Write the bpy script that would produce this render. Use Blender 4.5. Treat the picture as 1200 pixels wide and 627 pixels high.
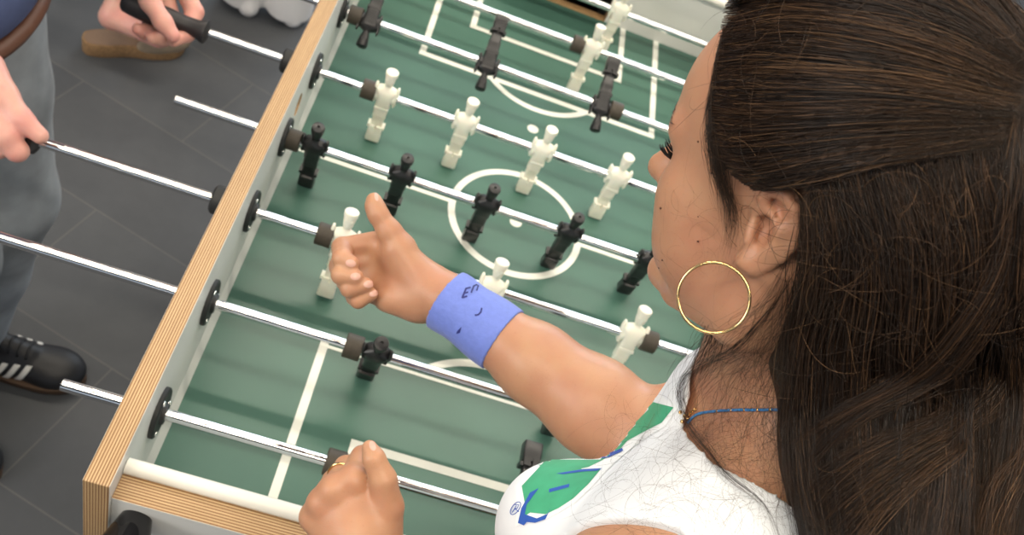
import bpy, bmesh, math, random
import numpy as np
from mathutils import Vector, Matrix, Quaternion
random.seed(7); RNG = np.random.default_rng(7)
for _o in list(bpy.data.objects): bpy.data.objects.remove(_o)
SC = bpy.context.scene
COL = SC.collection
ZR = 0.88                      # height of the rod axes above the floor (m); all tuples below are mm from rod A at the left wall

# ------------------------------------------------------------------ camera
CAMR = np.array([[0.93641677, 0.13454243, 0.32407094],
                 [0.31671113, -0.72166778, -0.61554015],
                 [0.15105529, 0.67903899, -0.71839289]])
CAMC = np.array([139.309, -483.911, 943.298])
FPX = 1098.79; PPX, PPY = 598.25, 275.09
cam_d = bpy.data.cameras.new('camera'); cam = bpy.data.objects.new('camera', cam_d); COL.objects.link(cam)
cam_d.sensor_fit = 'HORIZONTAL'; cam_d.sensor_width = 36; cam_d.lens = FPX / 1200 * 36
cam_d.shift_x = (600 - PPX) / 1200; cam_d.shift_y = (PPY - 313.5) / 1200
cam_d.clip_start = 0.02
_m = Matrix.Identity(4)
for i in range(3):
    _m[i][0] = CAMR[0][i]; _m[i][1] = -CAMR[1][i]; _m[i][2] = -CAMR[2][i]; _m[i][3] = CAMC[i] / 1000 + (ZR if i == 2 else 0)
cam.matrix_world = _m
cam_d.dof.use_dof = True; cam_d.dof.focus_distance = 0.62; cam_d.dof.aperture_fstop = 13.0
SC.camera = cam
def U(u, v, d):                # world point (mm) at depth d on the sight line through a pixel
    return CAMC + d * (CAMR.T @ np.array([(u - PPX) / FPX, (v - PPY) / FPX, 1.0]))

# ------------------------------------------------------------------ light
SC.view_settings.view_transform = 'Standard'; SC.view_settings.look = 'None'
SC.view_settings.gamma = 1; SC.view_settings.use_curve_mapping = False
SC.view_settings.exposure = -0.18
world = bpy.data.worlds.new('world'); SC.world = world; world.use_nodes = True
_n, _l = world.node_tree.nodes, world.node_tree.links
_tc = _n.new('ShaderNodeTexCoord'); _sp = _n.new('ShaderNodeSeparateXYZ'); _l.new(_tc.outputs['Generated'], _sp.inputs[0])
_rp = _n.new('ShaderNodeValToRGB'); _mr = _n.new('ShaderNodeMapRange'); _mr.inputs[1].default_value = -1; _mr.inputs[2].default_value = 1
_l.new(_sp.outputs['Z'], _mr.inputs[0]); _l.new(_mr.outputs[0], _rp.inputs['Fac'])
_e = _rp.color_ramp.elements; _e[0].position = 0.0; _e[0].color = (.05, .05, .055, 1); _e[1].position = 1.0; _e[1].color = (.15, .155, .165, 1)
for _p, _c in ((0.50, (.09, .09, .09, 1)), (0.54, (.75, .86, 1.0, 1)), (0.63, (.70, .80, .92, 1)), (0.69, (.10, .10, .105, 1))):
    _k = _e.new(_p); _k.color = _c
_l.new(_rp.outputs['Color'], _n['Background'].inputs[0]); _n['Background'].inputs[1].default_value = 0.9
def area(name, loc, target, sx, sy, power, col):
    d = bpy.data.lights.new(name, 'AREA'); d.shape = 'RECTANGLE'; d.size = sx; d.size_y = sy; d.energy = power; d.color = col
    o = bpy.data.objects.new(name, d); COL.objects.link(o); o.location = loc
    o.rotation_euler = (Vector(target) - Vector(loc)).to_track_quat('-Z', 'Y').to_euler(); return o
WARM = (1.0, 0.90, 0.75); COOL = (0.80, 0.91, 1.0)
for lx in (-1.3, 0.5, 2.3):
    for ly, pw in ((-1.1, 44), (0.55, 16), (2.1, 44)):
        o = area('ceiling_light', (lx, ly, 3.5), (lx, ly, 0), 1.8, 0.16, pw, WARM); o.rotation_euler = (0, 0, 0)
area('window_light', (0.9, 5.6, 2.4), (0.3, 0.4, 0.9), 4.0, 2.0, 170, COOL)
area('window_light', (-3.6, -2.0, 2.7), (0.3, 0.2, 0.9), 2.0, 1.4, 110, (1.0, 0.96, 0.90))

# ------------------------------------------------------------------ materials
def nodes(name):
    m = bpy.data.materials.new(name); m.use_nodes = True
    return m, m.node_tree.nodes, m.node_tree.links, m.node_tree.nodes['Principled BSDF']
def mat(name, col, rough=0.5, metal=0.0, noise=0.0, nscale=40.0, bump=0.0, bscale=120.0, spec=0.5, coat=0.0, sss=0.0, sheen=0.0):
    m, N, L, b = nodes(name)
    b.inputs['Base Color'].default_value = (*col, 1); b.inputs['Roughness'].default_value = rough
    b.inputs['Metallic'].default_value = metal; b.inputs['Specular IOR Level'].default_value = spec
    b.inputs['Coat Weight'].default_value = coat
    if sheen: b.inputs['Sheen Weight'].default_value = sheen
    if sss:
        b.inputs['Subsurface Weight'].default_value = sss; b.inputs['Subsurface Radius'].default_value = (1, .35, .2); b.inputs['Subsurface Scale'].default_value = 0.006
    tc = N.new('ShaderNodeTexCoord')
    if noise:
        n = N.new('ShaderNodeTexNoise'); n.inputs['Scale'].default_value = nscale; n.inputs['Detail'].default_value = 5
        L.new(tc.outputs['Object'], n.inputs['Vector'])
        r = N.new('ShaderNodeValToRGB')
        r.color_ramp.elements[0].position = .3; r.color_ramp.elements[1].position = .7
        r.color_ramp.elements[0].color = (*[c * (1 - noise) for c in col], 1); r.color_ramp.elements[1].color = (*[min(1, c * (1 + noise)) for c in col], 1)
        L.new(n.outputs['Fac'], r.inputs['Fac']); L.new(r.outputs['Color'], b.inputs['Base Color'])
    if bump:
        n = N.new('ShaderNodeTexNoise'); n.inputs['Scale'].default_value = bscale; n.inputs['Detail'].default_value = 4
        L.new(tc.outputs['Object'], n.inputs['Vector'])
        bp = N.new('ShaderNodeBump'); bp.inputs['Strength'].default_value = bump; bp.inputs['Distance'].default_value = 0.002
        L.new(n.outputs['Fac'], bp.inputs['Height']); L.new(bp.outputs['Normal'], b.inputs['Normal'])
    return m
def ply_mat(name, axis, nlay, width, x0):
    # plywood edge: alternating pale and brown veneers across one axis, with fine grain
    m, N, L, b = nodes(name); b.inputs['Roughness'].default_value = 0.42
    tc = N.new('ShaderNodeTexCoord'); sp = N.new('ShaderNodeSeparateXYZ'); L.new(tc.outputs['Object'], sp.inputs[0])
    ns = N.new('ShaderNodeTexNoise'); ns.inputs['Scale'].default_value = 9; ns.inputs['Detail'].default_value = 3; L.new(tc.outputs['Object'], ns.inputs['Vector'])
    a1 = N.new('ShaderNodeMath'); a1.operation = 'MULTIPLY_ADD'; a1.inputs[1].default_value = 0.0012; L.new(ns.outputs['Fac'], a1.inputs[0]); L.new(sp.outputs[axis], a1.inputs[2])
    a2 = N.new('ShaderNodeMath'); a2.operation = 'SUBTRACT'; a2.inputs[1].default_value = x0; L.new(a1.outputs[0], a2.inputs[0])
    a3 = N.new('ShaderNodeMath'); a3.operation = 'MULTIPLY'; a3.inputs[1].default_value = nlay / width; L.new(a2.outputs[0], a3.inputs[0])
    fr = N.new('ShaderNodeMath'); fr.operation = 'FRACT'; L.new(a3.outputs[0], fr.inputs[0])
    rp = N.new('ShaderNodeValToRGB'); e = rp.color_ramp.elements
    e[0].position = 0.0; e[0].color = (0.54, 0.36, 0.18, 1); e[1].position = 1.0; e[1].color = (0.54, 0.36, 0.18, 1)
    for p, c in ((0.44, (0.60, 0.42, 0.225, 1)), (0.58, (0.21, 0.10, 0.034, 1)), (0.86, (0.26, 0.125, 0.045, 1))):
        k = e.new(p); k.color = c
    L.new(fr.outputs[0], rp.inputs['Fac'])
    mp = N.new('ShaderNodeMapping'); sc = [6, 6, 6]; sc[axis] = 900; sc[1 if axis == 0 else 0] = 25; mp.inputs['Scale'].default_value = sc
    L.new(tc.outputs['Object'], mp.inputs['Vector'])
    n2 = N.new('ShaderNodeTexNoise'); n2.inputs['Scale'].default_value = 1; n2.inputs['Detail'].default_value = 4; L.new(mp.outputs[0], n2.inputs['Vector'])
    mx = N.new('ShaderNodeMix'); mx.data_type = 'RGBA'; mx.blend_type = 'MULTIPLY'; mx.inputs['Factor'].default_value = 0.55
    r2 = N.new('ShaderNodeValToRGB'); r2.color_ramp.elements[0].position = .3; r2.color_ramp.elements[0].color = (.62, .55, .48, 1); r2.color_ramp.elements[1].position = .65
    L.new(n2.outputs['Fac'], r2.inputs['Fac']); L.new(rp.outputs['Color'], mx.inputs[6]); L.new(r2.outputs['Color'], mx.inputs[7])
    L.new(mx.outputs[2], b.inputs['Base Color']); return m
M = {}
M['ply_side'] = ply_mat('plywood_edge', 0, 9, 0.0246, -0.0246)
M['ply_side_far'] = ply_mat('plywood_edge_right', 0, 9, 0.0246, 0.7235)
M['ply_end'] = ply_mat('plywood_edge_end', 1, 9, 0.026, -0.116)
M['ply_end_far'] = ply_mat('plywood_edge_far_end', 1, 9, 0.026, 1.141)
M['laminate'] = mat('white_laminate', (0.70, 0.70, 0.665), 0.38, noise=.03, nscale=8)
M['hole_wood'] = mat('drilled_wood', (0.42, 0.26, 0.12), 0.7, noise=.25, nscale=90)
M['field'] = mat('green_playfield', (0.060, 0.140, 0.108), 0.36, noise=.09, nscale=5, spec=.45)
M['line'] = mat('white_field_line', (0.78, 0.79, 0.72), 0.5, noise=.03, nscale=30)
M['chrome'] = mat('chrome', (0.80, 0.80, 0.80), 0.025, 1.0)
M['rubber'] = mat('brown_black_rubber', (0.050, 0.040, 0.028), 0.62, noise=.15, nscale=200, bump=.1, bscale=900)
M['black'] = mat('black_plastic', (0.010, 0.010, 0.011), 0.34, spec=.5, bump=.04, bscale=500)
M['matte_black'] = mat('matt_black_plastic', (0.014, 0.015, 0.015), 0.55)
M['ivory'] = mat('ivory_plastic', (0.84, 0.82, 0.70), 0.40, sss=.15, noise=.04, nscale=60)
M['grip'] = mat('handle_rubber', (0.016, 0.016, 0.018), 0.48, bump=.1, bscale=700)
M['steel'] = mat('screw_steel', (0.75, 0.75, 0.73), 0.25, 1.0)
M['dark_void'] = mat('dark_goal_lining', (0.008, 0.008, 0.008), 0.8)

# ------------------------------------------------------------------ mesh helpers
def mm(p): return (p[0] / 1000, p[1] / 1000, p[2] / 1000)
class MB:
    """collects shapes (mm) into one mesh"""
    def __init__(s): s.v = []; s.f = []; s.m = []
    def add(s, vs, fs, mi=0, T=None):
        o = len(s.v)
        if T is not None: vs = [T @ Vector(p) for p in vs]
        s.v += [tuple(p) for p in vs]; s.f += [tuple(i + o for i in f) for f in fs]; s.m += [mi] * len(fs)
    def box(s, a, b, mi=0, T=None, mis=None):
        x0, y0, z0 = a; x1, y1, z1 = b
        vs = [(x0, y0, z0), (x1, y0, z0), (x1, y1, z0), (x0, y1, z0), (x0, y0, z1), (x1, y0, z1), (x1, y1, z1), (x0, y1, z1)]
        fs = [(3, 2, 1, 0), (4, 5, 6, 7), (0, 1, 5, 4), (1, 2, 6, 5), (2, 3, 7, 6), (3, 0, 4, 7)]   # -z +z -y +x +y -x
        o = len(s.v); s.add(vs, fs, mi, T)
        if mis: s.m[-6:] = list(mis)
    def rings(s, rings, mi=0, cap0=True, cap1=True, T=None, closed=True):
        n = len(rings[0]); vs = [p for r in rings for p in r]; fs = []
        for k in range(len(rings) - 1):
            for i in range(n if closed else n - 1):
                j = (i + 1) % n; fs.append((k * n + i, k * n + j, (k + 1) * n + j, (k + 1) * n + i))
        if cap0: fs.append(tuple(range(n - 1, -1, -1)))
        if cap1: fs.append(tuple((len(rings) - 1) * n + i for i in range(n)))
        s.add(vs, fs, mi, T)
    def lathe(s, prof, axis='z', n=24, mi=0, T=None, o=(0, 0, 0), cap=True):
        R = []
        for (t, r) in prof:
            ring = []
            for i in range(n):
                a = 2 * math.pi * i / n; c, d = r * math.cos(a), r * math.sin(a)
                p = {'z': (c, d, t), 'x': (t, c, d), 'y': (d, t, c)}[axis]
                ring.append((p[0] + o[0], p[1] + o[1], p[2] + o[2]))
            R.append(ring)
        s.rings(R, mi, cap, cap, T)
    def tube(s, pts, rad, n=8, mi=0, cap=True, closed=False):
        pts = [Vector(p) for p in pts]; K = len(pts); R = []
        rad = rad if hasattr(rad, '__len__') else [rad] * K
        nrm = None
        for k in range(K):
            if closed: t = (pts[(k + 1) % K] - pts[k - 1])
            else: t = pts[min(k + 1, K - 1)] - pts[max(k - 1, 0)]
            t.normalize()
            if nrm is None: nrm = t.orthogonal().normalized()
            nrm = (nrm - t * nrm.dot(t)).normalized(); b = t.cross(nrm)
            R.append([pts[k] + (nrm * math.cos(2 * math.pi * i / n) + b * math.sin(2 * math.pi * i / n)) * rad[k] for i in range(n)])
        if closed: R.append(R[0]); s.rings(R, mi, False, False)
        else: s.rings(R, mi, cap, cap)
    def sphere(s, c, r, mi=0, nu=16, nv=10, T=None):
        r = r if hasattr(r, '__len__') else (r, r, r); R = []
        for k in range(1, nv):
            a = math.pi * k / nv
            R.append([(c[0] + r[0] * math.sin(a) * math.cos(2 * math.pi * i / nu), c[1] + r[1] * math.sin(a) * math.sin(2 * math.pi * i / nu), c[2] - r[2] * math.cos(a)) for i in range(nu)])
        s.rings(R, mi, True, True, T)
    def build(s, name, mats, parent=None, smooth=None, bevel=0, loc=None, weld=False, seg=2):
        me = bpy.data.meshes.new(name); me.from_pydata([mm(p) for p in s.v], [], s.f)
        for m in (mats if isinstance(mats, (list, tuple)) else [mats]): me.materials.append(m)
        me.polygons.foreach_set('material_index', s.m); me.validate(); me.update()
        bm = bmesh.new(); bm.from_mesh(me); 
        if weld: bmesh.ops.remove_doubles(bm, verts=bm.verts, dist=1e-5)
        bmesh.ops.recalc_face_normals(bm, faces=bm.faces); bm.to_mesh(me); bm.free()
        if smooth is not None:
            me.polygons.foreach_set('use_smooth', [True] * len(me.polygons))
            if smooth < 180: me.set_sharp_from_angle(angle=math.radians(smooth))
        o = bpy.data.objects.new(name, me); COL.objects.link(o)
        if bevel:
            b = o.modifiers.new('bevel', 'BEVEL'); b.width = bevel / 1000; b.segments = seg; b.limit_method = 'ANGLE'; b.angle_limit = math.radians(40)
        if parent is not None: o.parent = parent
        if loc is not None: o.location = loc
        return o
def tag(o, label=None, cat=None, group=None, kind=None):
    for k, v in (('label', label), ('category', cat), ('group', group), ('kind', kind)):
        if v: o[k] = v
    return o
def empty(name, loc=(0, 0, 0)):
    o = bpy.data.objects.new(name, None); COL.objects.link(o); o.location = loc; o.empty_display_size = .05; return o
def copy_obj(o, parent):
    c = o.copy(); COL.objects.link(c); c.parent = parent
    for ch in list(o.children): copy_obj(ch, c)
    return c
def boolean_cut(o, cutter):
    md = o.modifiers.new('cut', 'BOOLEAN'); md.object = cutter; md.operation = 'DIFFERENCE'; md.solver = 'EXACT'
    dg = bpy.context.evaluated_depsgraph_get(); dg.update()
    me = bpy.data.meshes.new_from_object(o.evaluated_get(dg)); o.modifiers.clear(); o.data = me
    bpy.data.objects.remove(cutter)
def catmull(P, n):
    P = np.asarray(P, float); K = len(P); Q = np.vstack([2 * P[0] - P[1], P, 2 * P[-1] - P[-2]]); out = []
    for t in np.linspace(0, K - 1, n):
        i = min(int(t), K - 2); f = t - i; a, b, c, d = Q[i], Q[i + 1], Q[i + 2], Q[i + 3]
        out.append(0.5 * ((2 * b) + (c - a) * f + (2 * a - 5 * b + 4 * c - d) * f * f + (3 * b - a - 3 * c + d) * f ** 3))
    return np.array(out)

# ------------------------------------------------------------------ floor
def floor_mat():
    m, N, L, b = nodes('slate_floor_tiles'); b.inputs['Roughness'].default_value = 0.55
    tc = N.new('ShaderNodeTexCoord'); mp = N.new('ShaderNodeMapping'); mp.inputs['Rotation'].default_value = (0, 0, math.radians(17.6))
    mp.inputs['Location'].default_value = (0.395, 0.182, 0)
    L.new(tc.outputs['Object'], mp.inputs['Vector'])
    br = N.new('ShaderNodeTexBrick'); br.inputs['Scale'].default_value = 1.0
    br.inputs['Brick Width'].default_value = 0.6; br.inputs['Row Height'].default_value = 0.3; br.inputs['Mortar Size'].default_value = 0.0018
    br.inputs['Mortar Smooth'].default_value = 0.2; br.offset = 0.5; br.inputs['Bias'].default_value = 0
    br.inputs['Color1'].default_value = (0.062, 0.066, 0.073, 1); br.inputs['Color2'].default_value = (0.076, 0.080, 0.086, 1); br.inputs['Mortar'].default_value = (0.115, 0.113, 0.108, 1)
    L.new(mp.outputs[0], br.inputs['Vector'])
    n = N.new('ShaderNodeTexNoise'); n.inputs['Scale'].default_value = 6; n.inputs['Detail'].default_value = 7; n.inputs['Roughness'].default_value = .65; L.new(tc.outputs['Object'], n.inputs['Vector'])
    r = N.new('ShaderNodeValToRGB'); r.color_ramp.elements[0].position = .3; r.color_ramp.elements[0].color = (.72, .73, .76, 1); r.color_ramp.elements[1].position = .72; r.color_ramp.elements[1].color = (1, 1, 1, 1)
    L.new(n.outputs['Fac'], r.inputs['Fac'])
    mx = N.new('ShaderNodeMix'); mx.data_type = 'RGBA'; mx.blend_type = 'MULTIPLY'; mx.inputs['Factor'].default_value = 1
    L.new(br.outputs['Color'], mx.inputs[6]); L.new(r.outputs['Color'], mx.inputs[7]); L.new(mx.outputs[2], b.inputs['Base Color'])
    bp = N.new('ShaderNodeBump'); bp.inputs['Strength'].default_value = .25; bp.inputs['Distance'].default_value = .003; L.new(n.outputs['Fac'], bp.inputs['Height']); L.new(bp.outputs['Normal'], b.inputs['Normal'])
    return m
fl = MB(); fl.box((-4500, -3500, -60), (4500, 6500, 0))
tag(fl.build('floor', floor_mat()), kind='structure')

# ------------------------------------------------------------------ football table
WIN = 723.5; TS = 24.6; FZ = -93.0; TOP = 75.0; Y0, Y1 = -90.0, 1141.0; YA, YB = -121.5, 1172.0; BOT = -330.0
ROD_Y = [1.0, 151.5, 302.0, 446.0, 597.0, 756.0, 898.0, 1045.0]
table = empty('foosball_table', (0, 0, ZR))
tag(table, 'football table with plywood rails, white laminate sides and a green playing field', 'foosball table')
def hole_cutter(xa, xb, y, z, r):
    c = MB(); c.lathe([(xa, r), (xb, r)], 'x', 32, o=(0, y, z)); return c.build('cutter', M['hole_wood'], table)
def side_panel(x0, x1, ply):
    b = MB(); b.box((x0, YA, BOT), (x1, YB, TOP), mis=[0, 0, 0, 1, 0, 1])
    return b.build('side_panel', [ply, M['laminate'], M['hole_wood']], table)
sp = side_panel(-TS, 0, M['ply_side'])
c = MB(); c.lathe([(-9, 17), (5, 17)], 'x', 32, o=(0, 512, 4), mi=0); cc = c.build('cutter', M['hole_wood'], table); 
boolean_cut(sp, cc)
sp2 = side_panel(WIN, WIN + TS, M['ply_side_far'])
for s_ in (sp, sp2):
    b_ = s_.modifiers.new('bevel', 'BEVEL'); b_.width = .0012; b_.segments = 2; b_.limit_method = 'ANGLE'
def end_panel(y0, y1, ztop, ply, inner):
    # goal mouth cut in the middle of the panel
    b = MB(); g0, g1 = WIN / 2 - 105, WIN / 2 + 105
    mis = [0, 0, 1, 0, 1, 0]
    b.box((0, y0, BOT), (WIN, y1, FZ - 2), mis=mis)
    b.box((0, y0, FZ - 2), (g0, y1, ztop), mis=mis); b.box((g1, y0, FZ - 2), (WIN, y1, ztop), mis=mis)
    b.box((g0, y0, -12), (g1, y1, ztop), mis=mis)
    return b.build('end_panel', [ply, M['laminate']], table, bevel=.8)
end_panel(-116, -90, 40, M['ply_end'], 1); end_panel(1141, 1167, 40, M['ply_end_far'], -1)
for (ya, yb, name) in ((-116, -230, 'goal_box'), (1167, 1281, 'goal_box')):
    g = MB(); lo, hi = min(ya, yb), max(ya, yb); x0, x1 = WIN / 2 - 118, WIN / 2 + 118
    g.box((x0, lo, -210), (x0 + 12, hi, 0)); g.box((x1 - 12, lo, -210), (x1, hi, 0)); g.box((x0, lo, -210), (x1, hi, -200)); g.box((x0, lo, -10), (x1, hi, 0))
    g.box((x0, (lo if yb < ya else hi - 10), -210), (x1, (lo + 10 if yb < ya else hi), 0))
    g.build(name, M['dark_void'], table, bevel=1)
for y, zz in ((-83.5, 50.0), (1134.5, 50.0)):
    t = MB(); t.lathe([(0.5, 7.3), (1, 7.8), (WIN - 1, 7.8), (WIN - .5, 7.3)], 'x', 28, o=(0, y, 44))
    t.build('end_roll', mat('white_end_roll', (0.80, 0.78, 0.70), 0.35) if y < 0 else bpy.data.materials['white_end_roll'], table, smooth=40)
f = MB(); f.box((0, Y0, FZ - 12), (WIN, Y1, FZ)); f.build('playing_field', M['field'], table)
for x0, sx in ((0, 1), (WIN, -1)):
    r = MB(); r.add([(x0, Y0, FZ), (x0 + sx * 6, Y0, FZ), (x0, Y0, FZ + 20), (x0, Y1, FZ), (x0 + sx * 6, Y1, FZ), (x0, Y1, FZ + 20)],
                    [(0, 1, 2), (5, 4, 3), (1, 4, 5, 2), (0, 2, 5, 3), (0, 3, 4, 1)])
    r.build('corner_strip', M['laminate'], table)
# markings, one raised film
mk = MB(); LW = 11.0; z0, z1 = FZ - .5, FZ + .5; CX, CY = WIN / 2, 525.0
def ln(xa, ya, xb, yb):
    if xa == xb: mk.box((xa - LW / 2, min(ya, yb), z0), (xa + LW / 2, max(ya, yb), z1))
    else: mk.box((min(xa, xb), ya - LW / 2, z0 - .2), (max(xa, xb), ya + LW / 2, z1 + .12))
def arc(cx, cy, r, a0, a1, n=64):
    i = []; o = []
    for k in range(n + 1):
        a = math.radians(a0 + (a1 - a0) * k / n)
        i.append((r - LW / 2, a)); o.append((r + LW / 2, a))
    R = []
    for (ri, a), (ro, _) in zip(i, o):
        ca, sa = math.cos(a), math.sin(a)
        R.append([(cx + ri * ca, cy + ri * sa, z0), (cx + ro * ca, cy + ro * sa, z0), (cx + ro * ca, cy + ro * sa, z1), (cx + ri * ca, cy + ri * sa, z1)])
    mk.rings(R)
ln(13, CY, CX - 100, CY); ln(CX + 100, CY, WIN - 13, CY); arc(CX, CY, 104.5, 0, 360)
mk.lathe([(z0, 10), (z1, 10)], 'z', 28, o=(CX, CY, 0))
BX, YBX, GA, YG = 220.0, 206.0, 147.0, 80.5
for s in (0, 1):
    Yf = (lambda y: y) if s == 0 else (lambda y: 1050 - y)
    ye = Y0 if s == 0 else Y1
    for sx in (-1, 1):
        ln(CX + sx * BX, ye, CX + sx * BX, Yf(YBX)); ln(CX + sx * GA, ye, CX + sx * GA, Yf(YG))
    ln(CX - BX - LW / 2, Yf(YBX), CX + BX + LW / 2, Yf(YBX)); ln(CX - GA - LW / 2, Yf(YG), CX + GA + LW / 2, Yf(YG))
    yc = 130.0; a = math.degrees(math.asin((YBX - yc) / 118.0))
    if s == 0: arc(CX, yc, 118, a, 180 - a)
    else: arc(CX, 1050 - yc, 118, 180 + a, 360 - a)
    mk.lathe([(z0, 10), (z1, 10)], 'z', 28, o=(CX, Yf(300.0), 0))
mk.build('field_markings', M['line'], table)
# legs and belly of the table
bl = MB(); bl.box((0, Y0, BOT), (WIN, Y1, BOT + 14)); bl.build('base_board', M['laminate'], table)
for x in (35, WIN - 35):
    for y in (-60, 1110):
        l = MB(); l.box((x - 38, y - 38, -880), (x + 38, y + 38, BOT)); l.build('leg', M['ply_side'], table, bevel=2)
# bearings on both faces of both rails
def bearing(xf, sx, y, proto=[]):
    b = MB(); b.lathe([(0, 28), (4, 28), (5.5, 26), (5.5, 12), (9, 11), (9, 6.6)], 'x', 32)
    if not proto:
        o = b.build('rod_bearing', M['matte_black'], table, smooth=35)
        for a in (90, 210, 330):
            s = MB(); s.lathe([(4.8, 3.2), (6.6, 3.0), (7.2, 1.6)], 'x', 12, o=(0, 21 * math.cos(math.radians(a)), 21 * math.sin(math.radians(a))))
            s.build('screw', M['steel'], o, smooth=35)
        proto.append(o)
    else: o = copy_obj(proto[0], table)
    o.location = (xf / 1000, y / 1000, 0); o.rotation_euler = (0, 0, 0 if sx > 0 else math.pi)
    return o
for y in ROD_Y:
    for xf, sx in ((0, 1), (-TS, -1), (WIN, -1), (WIN + TS, 1)): bearing(xf, sx, y)
# stop rings on the handle side of each rod, outside the rail
for k_, y in enumerate(ROD_Y):
    left = k_ in (2, 4, 6, 7); b = MB()
    b.lathe([(9, 6.7), (9, 17), (11, 19), (21, 19), (24, 16), (24, 6.7)], 'x', 28)
    o = b.build('stop_ring', M['matte_black'], table, smooth=35); o.location = ((-TS if left else WIN + TS) / 1000, y / 1000, 0); o.rotation_euler = (0, 0, math.pi if left else 0)
# the black cone on the near end and the bright screw heads outside the rail
k = MB(); k.lathe([(0, 15), (-3, 16), (-34, 25), (-40, 26), (-42, 25), (-40, 21), (-30, 17)], 'y', 36, o=(25, -116, 11))
k.build('ball_cup', mat('gloss_black', (0.008, 0.008, 0.009), 0.1), table, smooth=40)
for z in (25, 48):
    s = MB(); s.lathe([(-TS, 7), (-TS - 3, 7), (-TS - 5, 4)], 'x', 16, o=(0, -102, z)); s.build('side_bolt', M['steel'], table, smooth=40)

# ------------------------------------------------------------------ rods with their men
def sup(z, w, d, y=0, n=4.0, k=20):
    R = []
    for i in range(k):
        a = 2 * math.pi * (i + .5) / k; c, s = math.cos(a), math.sin(a)
        R.append((w / 2 * math.copysign(abs(c) ** (2 / n), c), y + d / 2 * math.copysign(abs(s) ** (2 / n), s), z))
    return R
def figure_mesh(kind):
    b = MB()
    # foot, shin, thighs, waist, chest, shoulders, neck: one lofted body; faces -y
    S = [(-78, 21, 15, 1, 8), (-77, 22, 16, 1, 8), (-60, 21, 16, 1, 8), (-57, 20.5, 16, 1, 8), (-56, 16.5, 11, 1, 6), (-38, 17.5, 11.5, 1, 6), (-37, 19.5, 13, 1, 6), (-33, 19.5, 13.5, 1, 6),
         (-20, 20, 15, 0, 5), (-17, 22, 17, 0, 5), (-12, 21, 18, 0, 4), (-3, 25, 21, 0, 3), (7, 30, 21, 0, 3), (13, 30, 18, 0, 3), (16.5, 20, 13, 0, 2.5), (18.5, 11, 11, 0, 2), (21, 9.5, 9.5, 0, 2)]
    if kind == 'white':
        S += [(24, 11.5, 12.5, -.5, 2.4), (28, 13.5, 14.5, -.5, 2.4), (36, 15.5, 16, 0, 2.4), (39.5, 16, 16.5, 0, 2.3), (40.2, 18.2, 18.4, 0, 2), (46, 18.5, 18.5, 0, 2), (47.2, 16, 16, 0, 2)]
    else:
        S += [(24, 11, 11, -.5, 2.2), (30, 14, 14, -.3, 2.2), (38, 16.6, 16.6, 0, 2.1), (44, 17.6, 17.6, 0, 2), (46.6, 16, 16, 0, 2), (47.4, 12, 12, 0, 2), (47.4, 4, 4, 0, 2), (45, 3, 3, 0, 2)]
    lg = lambda z: z if z > -12 else -12 + (z + 12) * 1.17
    b.rings([sup(lg(s[0]), s[1] * 1.04, s[2] * 1.08, *s[3:]) for s in S])
    # rod sleeve, arm stubs, knee ridge, face
    b.lathe([(-15.5, 8.5), (-15, 9.3), (15, 9.3), (15.5, 8.5)], 'x', 20)
    for s in (-1, 1):
        b.rings([sup(8, 5.5, 13, 0, 3, 12), sup(15, 5.0, 11, 0, 3, 12), sup(20, 3.6, 8, 0, 3, 12), sup(21, 2.2, 5, 0, 3, 12)], T=Matrix.Translation((s * 16.6, 0, 0)))
        b.rings([sup(-13, 4.0, 9, -1, 3, 12), sup(-8, 7.0, 13, -1, 3, 12), sup(3, 6.5, 14, -1, 3, 12), sup(12, 6, 13, 0, 3, 12)], T=Matrix.Translation((s * 15.2, 0, 0)))
        b.box((s * 5.4 - 4.0, -8.6, -68), (s * 5.4 + 4.0, -5, -58))
        b.box((s * 11 - 2.2, -7, -62), (s * 11 + 2.2, 6, -57))
    b.box((-11, -9.6, -22.5), (11, -8, -18))
    b.rings([sup(27, 3, 2.4, -7.6, 2, 8), sup(33, 1.8, 1.8, -7.8, 2, 8)])                 # nose
    b.box((-5.5, -8.6, 34), (5.5, -7.2, 35.4)); b.box((-2.6, -7.6, 25), (2.6, -6.2, 25.9))  # brow, mouth
    return b
def screw_mesh():
    b = MB(); b.lathe([(-11.2, 2.0), (-10, 2.0)], 'y', 12, o=(0, 0, 1)); return b
FIG = {}
def figure(kind, parent, x):
    if kind not in FIG:
        o = figure_mesh(kind).build('player_figure', M['ivory' if kind == 'white' else 'black'], parent, smooth=38)
        screw_mesh().build('screw', M['matte_black'] if kind == 'white' else M['steel'], o); FIG[kind] = o
    else: o = copy_obj(FIG[kind], parent)
    o.location = (x / 1000, 0, 0); o.rotation_euler = (0, 0, 0 if kind == 'white' else math.pi); return o
HND = []
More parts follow.
